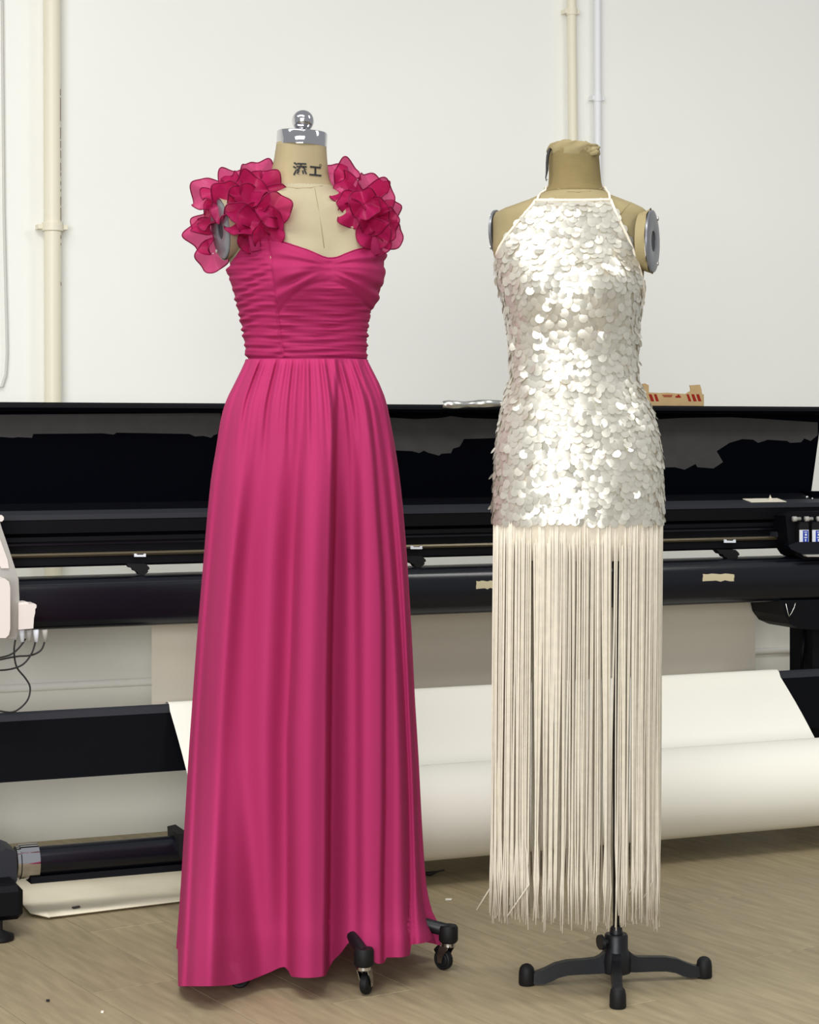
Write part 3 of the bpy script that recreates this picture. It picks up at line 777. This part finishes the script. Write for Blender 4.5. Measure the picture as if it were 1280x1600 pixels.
# ---- white sequin dress
wd = thing('sequin_dress', 'white halter dress of round pearly sequins with a long ivory fringe', 'dress', Vector((wp.x - .09, WY, .16)))
aL = herm([316, 320, 340, 360, 380, 395, 410, 430], [838, 836, 820, 804, 789, 781, 776, 770])
aR = herm([316, 320, 340, 360, 380, 400, 420, 450, 480, 500], [946, 947, 954, 963, 973, 981, 988, 996, 1001, 1006])
vtop = lambda u: 318.5 + 2.0 * math.sin(PI * min(max((u - 838) / 108, 0), 1))
def limits(v):
    thL = wr.th_of(aL(v), v) if v < 425 else PI
    thR = wr.th_of(aR(v), v) if v < 495 else 0.0
    return thL, thR
NB = 60
def dpt(i, j):
    v = 319 + (872 - 319) * i / (NB - 1); tl, tr = limits(v); th = tl + (tr - tl) * j / 40
    return wr.pt(v, th, .003)
vv, ff = grid(NB, 41, dpt)
mbk = MB(); mbk.add((vv, ff))
def dbk(i, j):
    v = 440 + (872 - 440) * i / 39; return wr.pt(v, -PI * j / 30, .003)
mbk.add(grid(40, 31, dbk))
mbk.build('dress_shell', 'white_cloth', wd)
# bindings and straps
def offpt(u, v, o): return wr.pt(v, wr.th_of(u, v), o)
mesh('neck_binding', *tube([offpt(u, vtop(u), .007) for u in np.linspace(837, 947, 16)], .0032, 8), 'binding', wd)
mesh('armhole_binding', *tube([offpt(aL(v), v, .0065) for v in np.linspace(318, 404, 14)], .003, 8), 'binding', wd)
mesh('armhole_binding', *tube([offpt(aR(v), v, .0065) for v in np.linspace(318, 488, 22)], .003, 8), 'binding', wd)
mesh('strap', *tube([offpt(838, 319, .0045), offpt(842, 311, .0045), offpt(847, 304, .004), offpt(851, 299, .004), wr.pt(294, 3.0, .004), wr.pt(291, 3.4, .004), wr.pt(290, 4.0, .004), wr.pt(290, 4.71, .004)], .0026, 8), 'binding', wd)
mesh('strap', *tube([offpt(946, 319, .0045), offpt(946, 311, .0045), offpt(946, 305, .004), offpt(944.5, 300, .004), wr.pt(294, .12, .004), wr.pt(291, -.3, .004), wr.pt(290, -.9, .004), wr.pt(290, -1.571, .004)], .0026, 8), 'binding', wd)
# sequins
SQR = .0094
sq_v = [(0, -SQR * .55, .0006)] ; sq_f = []
NSQ = 12
for ring, (rr, hh_) in enumerate(((.55, .0003), (1.0, 0.0))):
    for k in range(NSQ):
        w = 2 * PI * k / NSQ
        sq_v.append((SQR * rr * math.cos(w), SQR * (rr * math.sin(w)) - SQR * .8, hh_))
sq_v[0] = (0, -SQR * .8, .0004)
for k in range(NSQ):
    k2 = (k + 1) % NSQ
    sq_f.append((0, 1 + k, 1 + k2)); sq_f.append((1 + k, 1 + NSQ + k, 1 + NSQ + k2, 1 + k2))
cands = []
vrow = 323.0; ri = 0
step = 8.4
while vrow < 812:
    tl, tr = limits(vrow)
    full = vrow >= 440
    # walk round the body at even arc length
    ths = []
    th = tl - .02 + RNG.rand() * .02; end = tr + .0
    lo = tr if not full else (tr - PI if tr <= 0.001 else tr)
    span_end = -PI + .02 if full else tr
    dlt = .0136
    th = tl - (dlt / .2 if ri % 2 else dlt / .4) * .5
    while th > span_end:
        p = wr.pt(vrow, th); g = (wr.pt(vrow, th - .02) - wr.pt(vrow, th + .02)).length / .04
        if not (full and th < tr and vrow < 495 and th > -.0):
            ths.append(th)
        th -= dlt / max(g, .05) * RNG.uniform(.88, 1.12)
    for th in ths:
        v_ = vrow + RNG.uniform(-2.6, 2.6)
        n_ = wr.nrm(v_, th)
        out = Vector((math.cos(th), -math.sin(th), 0))
        if n_.dot(out) < 0: n_ = -n_
        p = wr.pt(v_ - 4, th, .0045 + RNG.rand() * .0025)
        up = (Vector((0, 0, 1)) - n_ * n_.z).normalized()
        tx = up.cross(n_).normalized()
        al = math.radians(6 + RNG.normal(0, 4.5)); be = math.radians(RNG.normal(0, 6.5)); ga = math.radians(RNG.normal(0, 14))
        if RNG.rand() < .05: al += math.radians(RNG.uniform(5, 30)); be += math.radians(RNG.uniform(-25, 25))
        B = Matrix((tx, up, n_)).transposed()
        Rm = B @ Matrix.Rotation(ga, 3, 'Z') @ Matrix.Rotation(be, 3, 'Y') @ Matrix.Rotation(-al, 3, 'X')
        m4 = Rm.to_4x4(); m4.translation = p
        face = (Rm @ Vector((0, 0, 1))).dot((Vector((0, 0, H)) - p).normalized())
        cands.append((face, m4))
    vrow += step; ri += 1
order = sorted(range(len(cands)), key=lambda i: -cands[i][0])
single = set(order[:300])
inv = root_matrix(wd).inverted()
sq0 = None; rest = MB()
bv = np.array(sq_v); RV = []; RF = []
for i, (fc, m4) in enumerate(cands):
    if i in single:
        if sq0 is None:
            sq0 = mesh('sequin', sq_v, sq_f, 'sequin', wd, local=True); o = sq0
        else:
            o = bpy.data.objects.new('sequin', sq0.data); C.objects.link(o); o.parent = wd
        o.matrix_local = inv @ m4
    else:
        b = len(RV); RV += [m4 @ Vector(x) for x in sq_v]; RF += [tuple(k + b for k in q) for q in sq_f]
mesh('sequins', RV, RF, 'sequin', wd, kind='stuff')
# fringe: hundreds of cords hanging from the hip
NF = 400
FV = MB()
for k in range(NF):
    th = 2 * PI * (k + RNG.uniform(-.4, .4)) / NF
    front = math.sin(th) > 0
    lay = RNG.uniform(-.006, .003)
    p = wr.pt(806, th, lay + .001)
    if abs((p.x / p.y * F + 640) - 962) < 6 and RNG.rand() < .52: continue
    cl = round(k / 5.0)                                     # cords gather into loose strands lower down
    rs = np.random.RandomState(cl * 13 + 5)
    thc = 2 * PI * (cl * 5.0) / NF
    pc2 = wr.pt(806, thc, .0) + Vector((rs.uniform(-.005, .005), rs.uniform(-.012, .012), 0))
    pull = rs.uniform(.1, .8)
    # row of the cord's end as seen in the photograph, from its place across the dress
    x_ = (p.x / WY * F + 640 - 903) / 130
    vend = 1444 - 14 * abs(x_) ** 2 + RNG.normal(0, 6) + rs.normal(0, 5)
    zend = H - (vend - VH) / F * (p.y if front else WY + .05)
    drift = Vector((-.006 + rs.normal(0, .0022) + RNG.normal(0, .0015), RNG.normal(0, .003), 0))
    pts = []
    ns = 11
    ph = RNG.uniform(0, 6.28)
    for i in range(ns):
        t = i / (ns - 1)
        g = pull * sm(t, .15, .95)
        q = p + (pc2 - p) * g
        q = q + drift * t + Vector((math.sin(ph + 5 * t) * .0012 * t, 0, 0))
        if t > .85: q += Vector((RNG.normal(0, .0016), RNG.normal(0, .001), 0))
        q.z = p.z + (zend - p.z) * t
        pts.append(q)
    if RNG.rand() < .012:
        pts[-1] += Vector((RNG.choice((-1, 1)) * .035, -.01, .02)); pts[-2] += Vector((.004, -.008, 0))
    FV.add(tube(pts, [rs.uniform(.0015, .0024)] * 8 + [.0020, .0021, .0013], 5, .8))
FV.build('fringe', 'fringe', wd, kind='stuff')

# ------------------------------------------------------------------ pink dress form
PY = 4.27
prg = Rings(PY, [(226, 432, 510, .050), (245, 429, 511, .052), (265, 425, 513, .054), (282, 421, 516, .057), (294, 414, 523, .062), (303, 398, 536, .068), (312, 376, 553, .075), (322, 354, 574, .082), (333, 347, 590, .09), (360, 350, 598, .10),
                 (385, 355, 598, .107), (410, 359, 596, .114), (435, 365, 592, .117), (455, 370, 586, .114), (480, 377, 576, .106), (510, 383, 571, .097), (540, 387, 570, .092), (563, 389, 570, .091), (620, 380, 585, .10), (700, 388, 582, .085), (800, 400, 570, .07)])
prg.bumps = [(470, 432, 40, 38, .030), (562, 432, 34, 38, .030), (515, 425, 18, 30, -.006)]
cp = Vector((-.20, 4.27, 0))
pf = thing('dress_form', 'linen dress form with chrome neck cap on black caster legs, wearing the pink gown', 'dress form', cp)
mesh('torso', *prg.body(292, 800, 90, 72), 'linen', pf)
mesh('neck', *prg.body(224, 297, 16), 'linen_neck', pf)
seam(prg, [(421, 284), (432, 291), (447, 297), (466, 300), (488, 299), (504, 295), (515, 288)], 'neck_seam', r=.0010, parent=pf)
seam(prg, [(494, 300), (500, 330), (505, 360), (510, 395)], 'centre_seam', r=.0006, parent=pf)
# tilted neck cap and ball finial
cax = Vector((.055, -.02, 1)).normalized()
cc = pw(471.5, 226, PY)
rcap = 39.5 / F * PY
mb = MB(); mb.add(lathe([(rcap * .9, -.003), (rcap, -.003), (rcap, .0245), (rcap * .96, .0275), (.012, .029), (.0001, .029)], cc, cax, 40))
cap = mb.build('neck_cap', 'chrome', pf, auto=40, label='chrome neck cap')
mb = MB(); mb.add(lathe([(.012, .0), (.012, .002), (.009, .004), (.009, .010)], cc + cax * .028, cax, 24))
r_ = 17.2 / F * PY
mb.add(lathe([(max(r_ * math.sin(w), .0001), -.001 + r_ - r_ * math.cos(w)) for w in np.linspace(0, PI, 20)], cc + cax * .028, cax, 32))
mb.build('ball_finial', 'chrome', cap)
# lettering on the neck
def lettering(body, u0, u1, v0, v1, name, off=.0):
    cu = bpy.data.curves.new('lettering', 'FONT'); cu.body = body; cu.size = 1; cu.resolution_u = 3; cu.offset = off
    to = bpy.data.objects.new('lettering', cu); C.objects.link(to)
    dg = bpy.context.evaluated_depsgraph_get(); me = bpy.data.meshes.new_from_object(to.evaluated_get(dg))
    C.objects.unlink(to); bpy.data.objects.remove(to)
    import bmesh
    bm = bmesh.new(); bm.from_mesh(me); bmesh.ops.subdivide_edges(bm, edges=[e for e in bm.edges if e.calc_length() > .12], cuts=5, use_grid_fill=True)
    bmesh.ops.triangulate(bm, faces=bm.faces[:]); bmesh.ops.subdivide_edges(bm, edges=[e for e in bm.edges if e.calc_length() > .2], cuts=3); bm.to_mesh(me); bm.free()
    co = np.array([v.co[:] for v in me.vertices])
    if len(co) == 0: return
    mn, mx = co.min(0), co.max(0)
    inv = root_matrix(pf).inverted()
    for v_ in me.vertices:
        a = (v_.co.x - mn[0]) / (mx[0] - mn[0]); b = (v_.co.y - mn[1]) / (mx[1] - mn[1])
        u = u0 + (u1 - u0) * a; vv_ = v1 + (v0 - v1) * b + (u - 480) * .03
        v_.co = inv @ prg.pt(vv_, prg.th_of(u, vv_), .0016)
    me.materials.clear(); me.materials.append(M['ink'])
    o = bpy.data.objects.new(name, me); C.objects.link(o); o.parent = pf
lettering('添', 460, 482, 259, 280, 'lettering', .020)
lettering('工', 485, 503, 264, 279, 'lettering', .032)
pm = prg.pt(262, prg.th_of(501.5, 262), .001)
mesh('lettering', *lathe([(.0018, 0), (.0027, 0), (.0027, .0006), (.0018, .0006)], pm, (.3, -1, 0), 14, closed=True), 'ink', pf)
pax = (-.93, -.37, -.14)
ppc = pw(347, 358, PY - .045)
arm_plate(pf, ppc, pax, .0635, m='plate', sy=1.0, th=.5)
ax = Vector(pax).normalized(); e2 = (Vector((0, 0, 1)) - ax * ax.z).normalized(); e1 = ax.cross(e2)
vv, ff = grid(6, 48, lambda i, j: ppc + e1 * (.0665 * (1 - .05 * i) * math.cos(2 * PI * j / 48)) + e2 * (.0665 * (1 - .05 * i) * math.sin(2 * PI * j / 48)) - ax * (-.003 + .012 * i), wrap=True)
mesh('armhole_cloth', vv, ff, 'linen', pf)
# stand: pole, hub, five legs with casters
mesh('pole', *tube([cp + Vector((0, 0, .15)), cp + Vector((0, 0, 1.0))], .014, 16), 'iron', pf)
mb = MB(); mb.add(lathe([(.02, .095), (.034, .095), (.036, .14), (.022, .16), (.018, .24)], cp, n=24)); mb.build('hub', 'iron', pf, auto=45)
for kk, (a_, RL) in enumerate(((-66, .264), (-11, .288), (76, .262), (148, .262), (228, .245))):
    a_ = math.radians(a_); d = Vector((math.cos(a_), math.sin(a_), 0)); e = Vector((-d.y, d.x, 0))
    pts = [cp + d * rr + Vector((0, 0, z_)) for rr, z_ in ((.02, .118), (.08, .116), (.15, .112), (.20, .106), (.235, .096), (RL, .086))]
    lg = mesh('leg', *tube(pts, [.018, .016, .015, .0145, .015, .014], 12, .8), 'iron', pf, auto=50)
    fc = cp + d * RL
    mesh('leg_cap', *lathe([(.018, .062), (.0205, .066), (.0205, .092), (.018, .097), (.0001, .098)], fc, n=20), 'rubber', lg, auto=45)
    # caster: stem, fork, wheel; each swivelled its own way
    sw = a_ + (2.4, 2.6, 1.0, 3.0, 2.2)[kk]
    t = Vector((math.cos(sw), math.sin(sw), 0)); ax = Vector((-t.y, t.x, 0))
    wc = fc + t * .014 + Vector((0, 0, .0225))
    mb = MB(); mb.add(lathe([(.013, .052), (.015, .054), (.015, .060), (.006, .062), (.006, .066)], fc, n=16))
    for sg in (-1, 1):
        vv = []
        for pt_ in ((-.010, .054), (.014, .054), (.022, .030), (.020, .017), (.010, .016), (.006, .030)):
            for o2 in (.0105, .0125):
                vv.append(fc + t * pt_[0] + ax * (sg * o2) + Vector((0, 0, pt_[1])))
        n = 6
        ff = [tuple(range(0, 2 * n, 2)), tuple(range(2 * n - 1, 0, -2))] + [(2 * i, 2 * i + 1, (2 * i + 3) % (2 * n), (2 * i + 2) % (2 * n)) for i in range(n)]
        mb.add((vv, ff))
    mb.build('caster_fork', 'chrome', lg, auto=35, label='chrome caster fork')
    mesh('caster_wheel', *lathe([(.004, -.0085), (.013, -.0085), (.0145, -.007), (.019, -.008), (.0215, -.006), (.0222, 0), (.0215, .006), (.019, .008), (.0145, .007), (.013, .0085), (.004, .0085)], wc, ax, 28, closed=True), 'rubber', lg, auto=40)
    mesh('brake_tab', *tube([fc + t * .012 + Vector((0, 0, .048)), fc + t * .028 + Vector((0, 0, .043)), fc + t * .038 + Vector((0, 0, .036))], [.006, .007, .005], 8, .4), 'rubber', lg)

# ------------------------------------------------------------------ pink gown
gown = thing('evening_gown', 'floor-length pink chiffon gown with ruffled straps and gathered bodice', 'dress', Vector((-.22, PY, .02)))
br = Rings(PY, [(380, 352, 602, .113), (400, 354, 602, .117), (420, 355, 601, .121), (450, 364, 596, .123), (470, 369, 588, .119), (490, 374, 579, .112), (520, 380, 574, .102), (545, 384, 573, .098), (566, 386, 573, .097)])
br.bumps = [(470, 432, 40, 38, .030), (562, 432, 34, 38, .030), (515, 425, 18, 30, -.006)]
topc = herm([340, 356, 366, 380, 400, 415, 430, 446, 470, 490, 505, 514, 525, 540, 560, 575, 590, 600, 612], [424, 421, 412, 398, 386.5, 382.5, 382, 384.5, 393, 402, 409, 411, 410, 404, 396.5, 393, 392, 396, 400])
def wrinkle(u, v):
    """gathers of the bodice in metres, positive outwards; u, v are the place on the bodice"""
    seamx = 424 + (v - 385) * .13
    side = sm(u, seamx + 3, seamx - 3)
    w = .0
    # side panel: horizontal gathers
    a = math.sin(v * .47 + u * .06 + 1.6 * math.sin(u * .06 + v * .03)) + .55 * math.sin(v * .81 - u * .06 + 2) + .4 * math.sin(v * .23 + u * .1)
    w += side * .0019 * a
    # cups: folds radiating from the centre front
    low = 447 + .0095 * (u - 517) ** 2 * (.8 if u < 517 else 1.0)
    cup = (1 - side) * sm(v, low + 5, low - 3)
    du, dv = u - 517, v - 424
    ph = math.atan2(dv, abs(du) + 10)
    b = math.sin(ph * 15 + .6 * math.sin(abs(du) * .08)) + .6 * math.sin(ph * 27 + 1.7)
    w += cup * .0036 * b * sm(abs(du), 2, 30)
    w += cup * .002 * math.sin(v * .55) * gs(u, 517, 9)
    # midriff: horizontal gathers
    mid = (1 - side) * (1 - sm(v, low + 5, low - 3))
    c = math.sin(v * .44 + .00045 * (u - 510) ** 2 + 1.5 * math.sin(u * .045 + v * .05)) + .6 * math.sin(v * .83 + u * .022) + .35 * math.sin(v * 1.3 - u * .05)
    w += mid * .0020 * c
    w *= .75 + .5 * math.sin(u * .09 + v * .071) * math.sin(v * .05 + 1)
    w -= .0045 * gs(u, seamx, 2.2) + .004 * gs(v, low, 3.0) * (1 - side)
    w -= .003 * gs(v, 563, 3)
    return w
NRB, NCB = 110, 190
def bpt(i, j):
    th = PI * 1.12 - (PI * 1.24) * j / (NCB - 1)
    # iterate once for the top edge at this column
    u = (br.L(400) + br.R(400)) / 2 + (br.R(400) - br.L(400)) / 2 * math.cos(th)
    vt_ = topc(u)
    v = vt_ + (565 - vt_) * i / (NRB - 1)
    u = (br.L(v) + br.R(v)) / 2 + (br.R(v) - br.L(v)) / 2 * math.copysign(abs(math.cos(th)) ** .9, math.cos(th))
    off = wrinkle(u, v) if math.sin(th) > -.2 else 0
    if i == 0: off -= .004
    return br.pt(v, th, off + .001)
vv, ff = grid(NRB, NCB, bpt)
bod = MB(); bod.add((vv, ff))
tl_, tr_ = PI * 1.12, -PI * .12
def bbk(i, j):
    v = 420 + (565 - 420) * i / 29; th = PI * 1.12 + (2 * PI - PI * 1.24) * j / 40
    return br.pt(v, th, .001)
bod.add(grid(30, 41, bbk))
bo = bod.build('bodice', 'pink_bodice', gown)
mesh('neckline_edge', *tube([bpt(0, j) + Vector((0, -.002, .0005)) for j in range(6, NCB - 6, 3)], .0014, 6), 'pink_bodice', bo)

# skirt -------------------------------------------------------------
skL = herm([560, 580, 600, 630, 660, 700, 750, 800, 900, 1000, 1100, 1200, 1300, 1400, 1470, 1545], [385, 376, 366, 352, 344, 338, 330, 325, 317, 309.5, 303, 297, 292, 287, 283, 278])
skR = herm([560, 580, 600, 630, 660, 700, 750, 800, 900, 1000, 1100, 1200, 1300, 1400, 1440, 1470, 1545], [573, 583, 593, 604, 610, 617, 624, 629, 636, 641, 645, 650, 654, 660, 668, 680, 684])
hemv = herm([270, 280, 320, 352, 372, 390, 420, 444, 450, 456, 480, 508, 514, 520, 532, 545, 556, 566, 580, 592, 600, 604, 622, 640, 643, 660, 681, 690],
            [1541, 1541, 1541, 1540, 1537, 1532, 1520, 1511, 1516, 1526, 1528, 1525, 1514, 1502, 1490, 1473, 1466, 1476, 1499, 1506, 1505, 1496, 1496, 1493, 1476, 1474, 1467, 1466])
def line(pts):
    g = herm([p[0] for p in pts], [p[1] for p in pts]); return g
foldA = line([(560, 531), (660, 527), (870, 522), (1020, 518.5), (1150, 517), (1400, 515), (1545, 513)])
foldB = line([(560, 470), (680, 467), (760, 463), (900, 457), (1050, 452), (1170, 447), (1440, 447), (1545, 448)])
foldC = line([(560, 566), (650, 582), (770, 592), (990, 603), (1245, 603), (1400, 601), (1545, 601)])
foldD = line([(560, 569), (650, 596), (835, 616), (1000, 627), (1245, 638), (1400, 641), (1545, 643)])
foldE = line([(560, 388), (650, 358), (800, 338), (1000, 318), (1167, 308), (1400, 297), (1545, 290)])
foldF = line([(560, 430), (650, 418), (760, 405), (900, 392), (1170, 385), (1400, 400), (1545, 415)])
foldG = line([(560, 505), (650, 500), (800, 492), (1000, 486), (1200, 481), (1545, 480)])
foldH = line([(560, 548), (700, 553), (900, 555), (1200, 556), (1545, 556)])
foldI = line([(560, 410), (650, 388), (800, 368), (1000, 350), (1200, 338), (1545, 330)])
def fold(u, v):
    """how far the skirt stands forward of its mean surface (m)"""
    t = sm(v, 563, 900); d = 0
    x = u - foldA(v);  d += (-.055 * (math.exp(-(x / 11) ** 2) if x < 0 else math.exp(-(x / 34) ** 2))) * (.25 + .75 * t) * sm(x, -9, 2)
    x = u - foldB(v);  d -= .030 * (math.exp(-(x / 26) ** 2) if x < 0 else math.exp(-(x / 9) ** 2)) * (.2 + .8 * t)
    x = u - foldC(v);  d -= .020 * (math.exp(-(x / 4) ** 2) if x < 0 else math.exp(-(x / 14) ** 2)) * (.3 + .7 * t)
    x = u - foldD(v);  d -= .018 * gs(x, 0, 7) * (.3 + .7 * t)
    x = u - foldE(v);  d -= .014 * gs(x, 0, 8) * (.3 + .7 * t)
    x = u - foldF(v);  d -= .016 * gs(x, 0, 22) * (.4 + .6 * t)
    x = u - foldG(v);  d += .016 * gs(x, 0, 22) * t
    x = u - foldH(v);  d -= .010 * gs(x, 0, 9) * (.6 + .4 * t)
    x = u - foldI(v);  d += .018 * gs(x, 0, 16) * t
    # small gathers at the waist that die out downwards
    d *= 1.35 + .5 * t
    g = (1 - sm(v, 575, 760)) * sm(v, 558, 572)
    xx = (u - 479) / ((skR(v) - skL(v)) / 2)
    d += g * .0042 * (math.sin(xx * 46 + 1) + .7 * math.sin(xx * 71 + .4) + .6 * math.sin(xx * 29))
    return d
NR, NC = 120, 260
def spt(i, j, scale=1.0, vlim=None, inset=0.0):
    th = PI - PI * j / (NC - 1)
    t = i / (NR - 1); t = t ** 1.15
    x = math.cos(th)
    # outline at this row decides u; the hem row depends on u
    u = 480 + 200 * x; v = 561
    for _ in range(3):
        hv = hemv(u) if vlim is None else min(hemv(u), vlim)
        v = 561 + (hv - 561) * t
        l, r = skL(v), skR(v); u = (l + r) / 2 + (r - l) / 2 * scale * x
    hw = (r - l) / 2 / F * PY
    dep = hw * (1.0 - .08 * sm(v, 563, 1000)) * max(math.sin(th), 0) ** .7
    edge = sm(abs(x), 1.0, .93)
    yf = PY - dep * scale - fold(u, v) * (edge * .85 + .15) + inset
    yf -= .2 * sm(v, 1150, 1545) * sm(-x, .35, 1.0)
    if v > 1300: yf = min(yf, (H - .006) * F / (v - VH))
    return pw(u, v, yf)
vv, ff = grid(NR, NC, spt)
sk = MB(); sk.add((vv, ff))
def sbk(i, j):
    t = i / 49; v = 561 + (1500 - 561) * t; th = PI * j / 80
    l, r = skL(v), skR(v)
    if j == 0 or j == 80:
        return spt(int(round((t ** (1 / 1.15)) * (NR - 1))), 0 if j == 0 else NC - 1)
    hw = (r - l) / 2 / F * PY; c = pw((l + r) / 2, v, PY)
    w = 1 + .05 * t * math.sin(11 * th)
    return Vector((c.x - hw * math.cos(th) * w, PY + hw * .8 * math.sin(th) * w, max(c.z + .02 * t, .02)))
sk.add(grid(50, 81, sbk))
skirt = sk.build('skirt', 'pink', gown)
ln = MB()
ln.add(grid(60, 90, lambda i, j: (lambda p: p)(spt(int(i * (NR - 1) / 59), int(j * (NC - 1) / 89), .96, 1476, .014))))
ln.build('lining', 'lining', gown)
mesh('waist_seam', *tube([br.pt(563.5, PI - PI * j / 60, .002) for j in range(61)], .0016, 6), 'pink_bodice', gown)

# shoulder ruffles ----------------------------------------------------
def ruffle(c, nrm, R, k, amp, ph, cone, seed, arc=2 * PI, strap=None):
    """a flounce: a waving disc of organza with a dark rolled hem"""
    rs = np.random.RandomState(seed)
    n = Vector(nrm).normalized(); e1 = n.orthogonal().normalized(); e2 = n.cross(e1)
    NA, NRR = 72, 9
    a1, a2, a3 = rs.uniform(0, 6.28, 3)
    def pt(i, j):
        w = arc * j / NA; t = .03 + .97 * i / (NRR - 1)
        sw_ = math.sin((2 + k % 2) * w + ph + .5 * math.sin(w + a2)); rr = R * t * (1.12 + .08 * math.sin(2 * w + a1))
        wave = 1.25 * amp * t ** 1.3 * (sw_ + .5 * math.sin((5 + k % 2) * w + a3) * t)
        h = cone * t * t + wave
        q = c + e1 * (rr * math.cos(w)) + e2 * (rr * math.sin(w)) + n * h
        return q + Vector((0, 0, -.12 * R * t * t))
    mb = MB(); mb.add(grid(NRR, NA, pt, wrap=True), 0)
    hem = [pt(NRR - 1, j) for j in range(NA)] + [pt(NRR - 1, 0)]
    mb.add(tube(hem, .0013, 5), 1)
    return mb.build('ruffle', ['organza', 'organza_edge'], gown)
# (u, v, distance in front of the form axis, radius px, normal, waves, amplitude, cone)
RU = [
    (322, 302, .00, 27, (-.3, -.9, .3), 3, .012, .004), (345, 300, .02, 28, (-.3, -.8, .5), 4, .016, .012), (372, 285, .01, 28, (-.1, -.8, .5), 4, .015, .01), (396, 272, .00, 23, (.2, -.9, .3), 3, .012, .006),
    (418, 288, .01, 19, (.3, -.9, .2), 3, .011, .006), (398, 298, .05, 30, (.2, -.9, .3), 4, .018, .014), (421, 320, .06, 27, (.5, -.8, .1), 3, .014, .012), (352, 318, .065, 26, (-.3, -.9, .3), 4, .016, .016),
    (382, 322, .085, 30, (.0, -.9, .3), 5, .018, .018), (400, 345, .09, 29, (.1, -.95, -.1), 4, .018, .016), (412, 362, .108, 22, (.2, -.95, -.2), 4, .014, .010), (372, 345, .10, 24, (-.1, -.95, .2), 4, .016, .014),
    (318, 342, -.02, 22, (-.5, -.8, .2), 4, .013, .006), (314, 366, -.02, 24, (-.5, -.8, -.1), 4, .013, .008), (327, 396, -.02, 23, (-.2, -.95, -.1), 3, .010, .005), (335, 330, -.01, 30, (-.4, -.8, .4), 4, .015, .01),
    (392, 370, .085, 20, (.0, -.95, -.2), 4, .014, .012),
    (527, 272, .00, 18, (-.2, -.95, .2), 2, .008, .004), (545, 276, .01, 19, (.0, -.9, .4), 4, .014, .010), (547, 296, .04, 22, (-.4, -.85, .2), 4, .016, .014), (560, 318, .06, 22, (-.2, -.9, .2), 4, .016, .012),
    (583, 294, .02, 23, (.2, -.9, .4), 4, .014, .012), (592, 312, .05, 24, (.2, -.9, .2), 4, .016, .014), (556, 332, .08, 20, (-.3, -.9, .0), 4, .015, .012), (585, 338, .08, 23, (.1, -.9, .1), 5, .016, .014),
    (606, 330, .00, 18, (.4, -.9, .1), 3, .010, .006), (602, 350, .05, 22, (.3, -.9, .0), 4, .014, .012), (586, 363, .085, 22, (.0, -.95, -.1), 4, .014, .012), (611, 364, .00, 19, (.2, -.95, -.1), 3, .008, .004),
    (592, 376, .06, 17, (.1, -.95, -.2), 4, .012, .008),
    (421, 326, .118, 23, (.25, -.95, .0), 3, .014, .012), (384, 300, .075, 25, (-.1, -.9, .35), 3, .015, .014), (572, 318, .10, 21, (.0, -.95, .1), 3, .014, .012),
]
for k, (u, v, fwd, R, nn, wv, am, co) in enumerate(RU):
    ruffle(pw(u + (6 if u < 470 else -2), v, PY - fwd), nn, R / F * PY * 1.03, wv, am, k * 1.7, co, 100 + k)
# bands the ruffles are stitched to
mesh('shoulder_strap', *tube([pw(400, 392, PY - .108), pw(395, 360, PY - .100), pw(392, 330, PY - .075), pw(393, 305, PY - .03), pw(396, 290, PY + .03)], .012, 10, .35), 'pink_bodice', gown)
mesh('shoulder_strap', *tube([pw(588, 398, PY - .080), pw(580, 360, PY - .080), pw(566, 325, PY - .06), pw(552, 300, PY - .03), pw(540, 288, PY + .03)], .012, 10, .35), 'pink_bodice', gown)
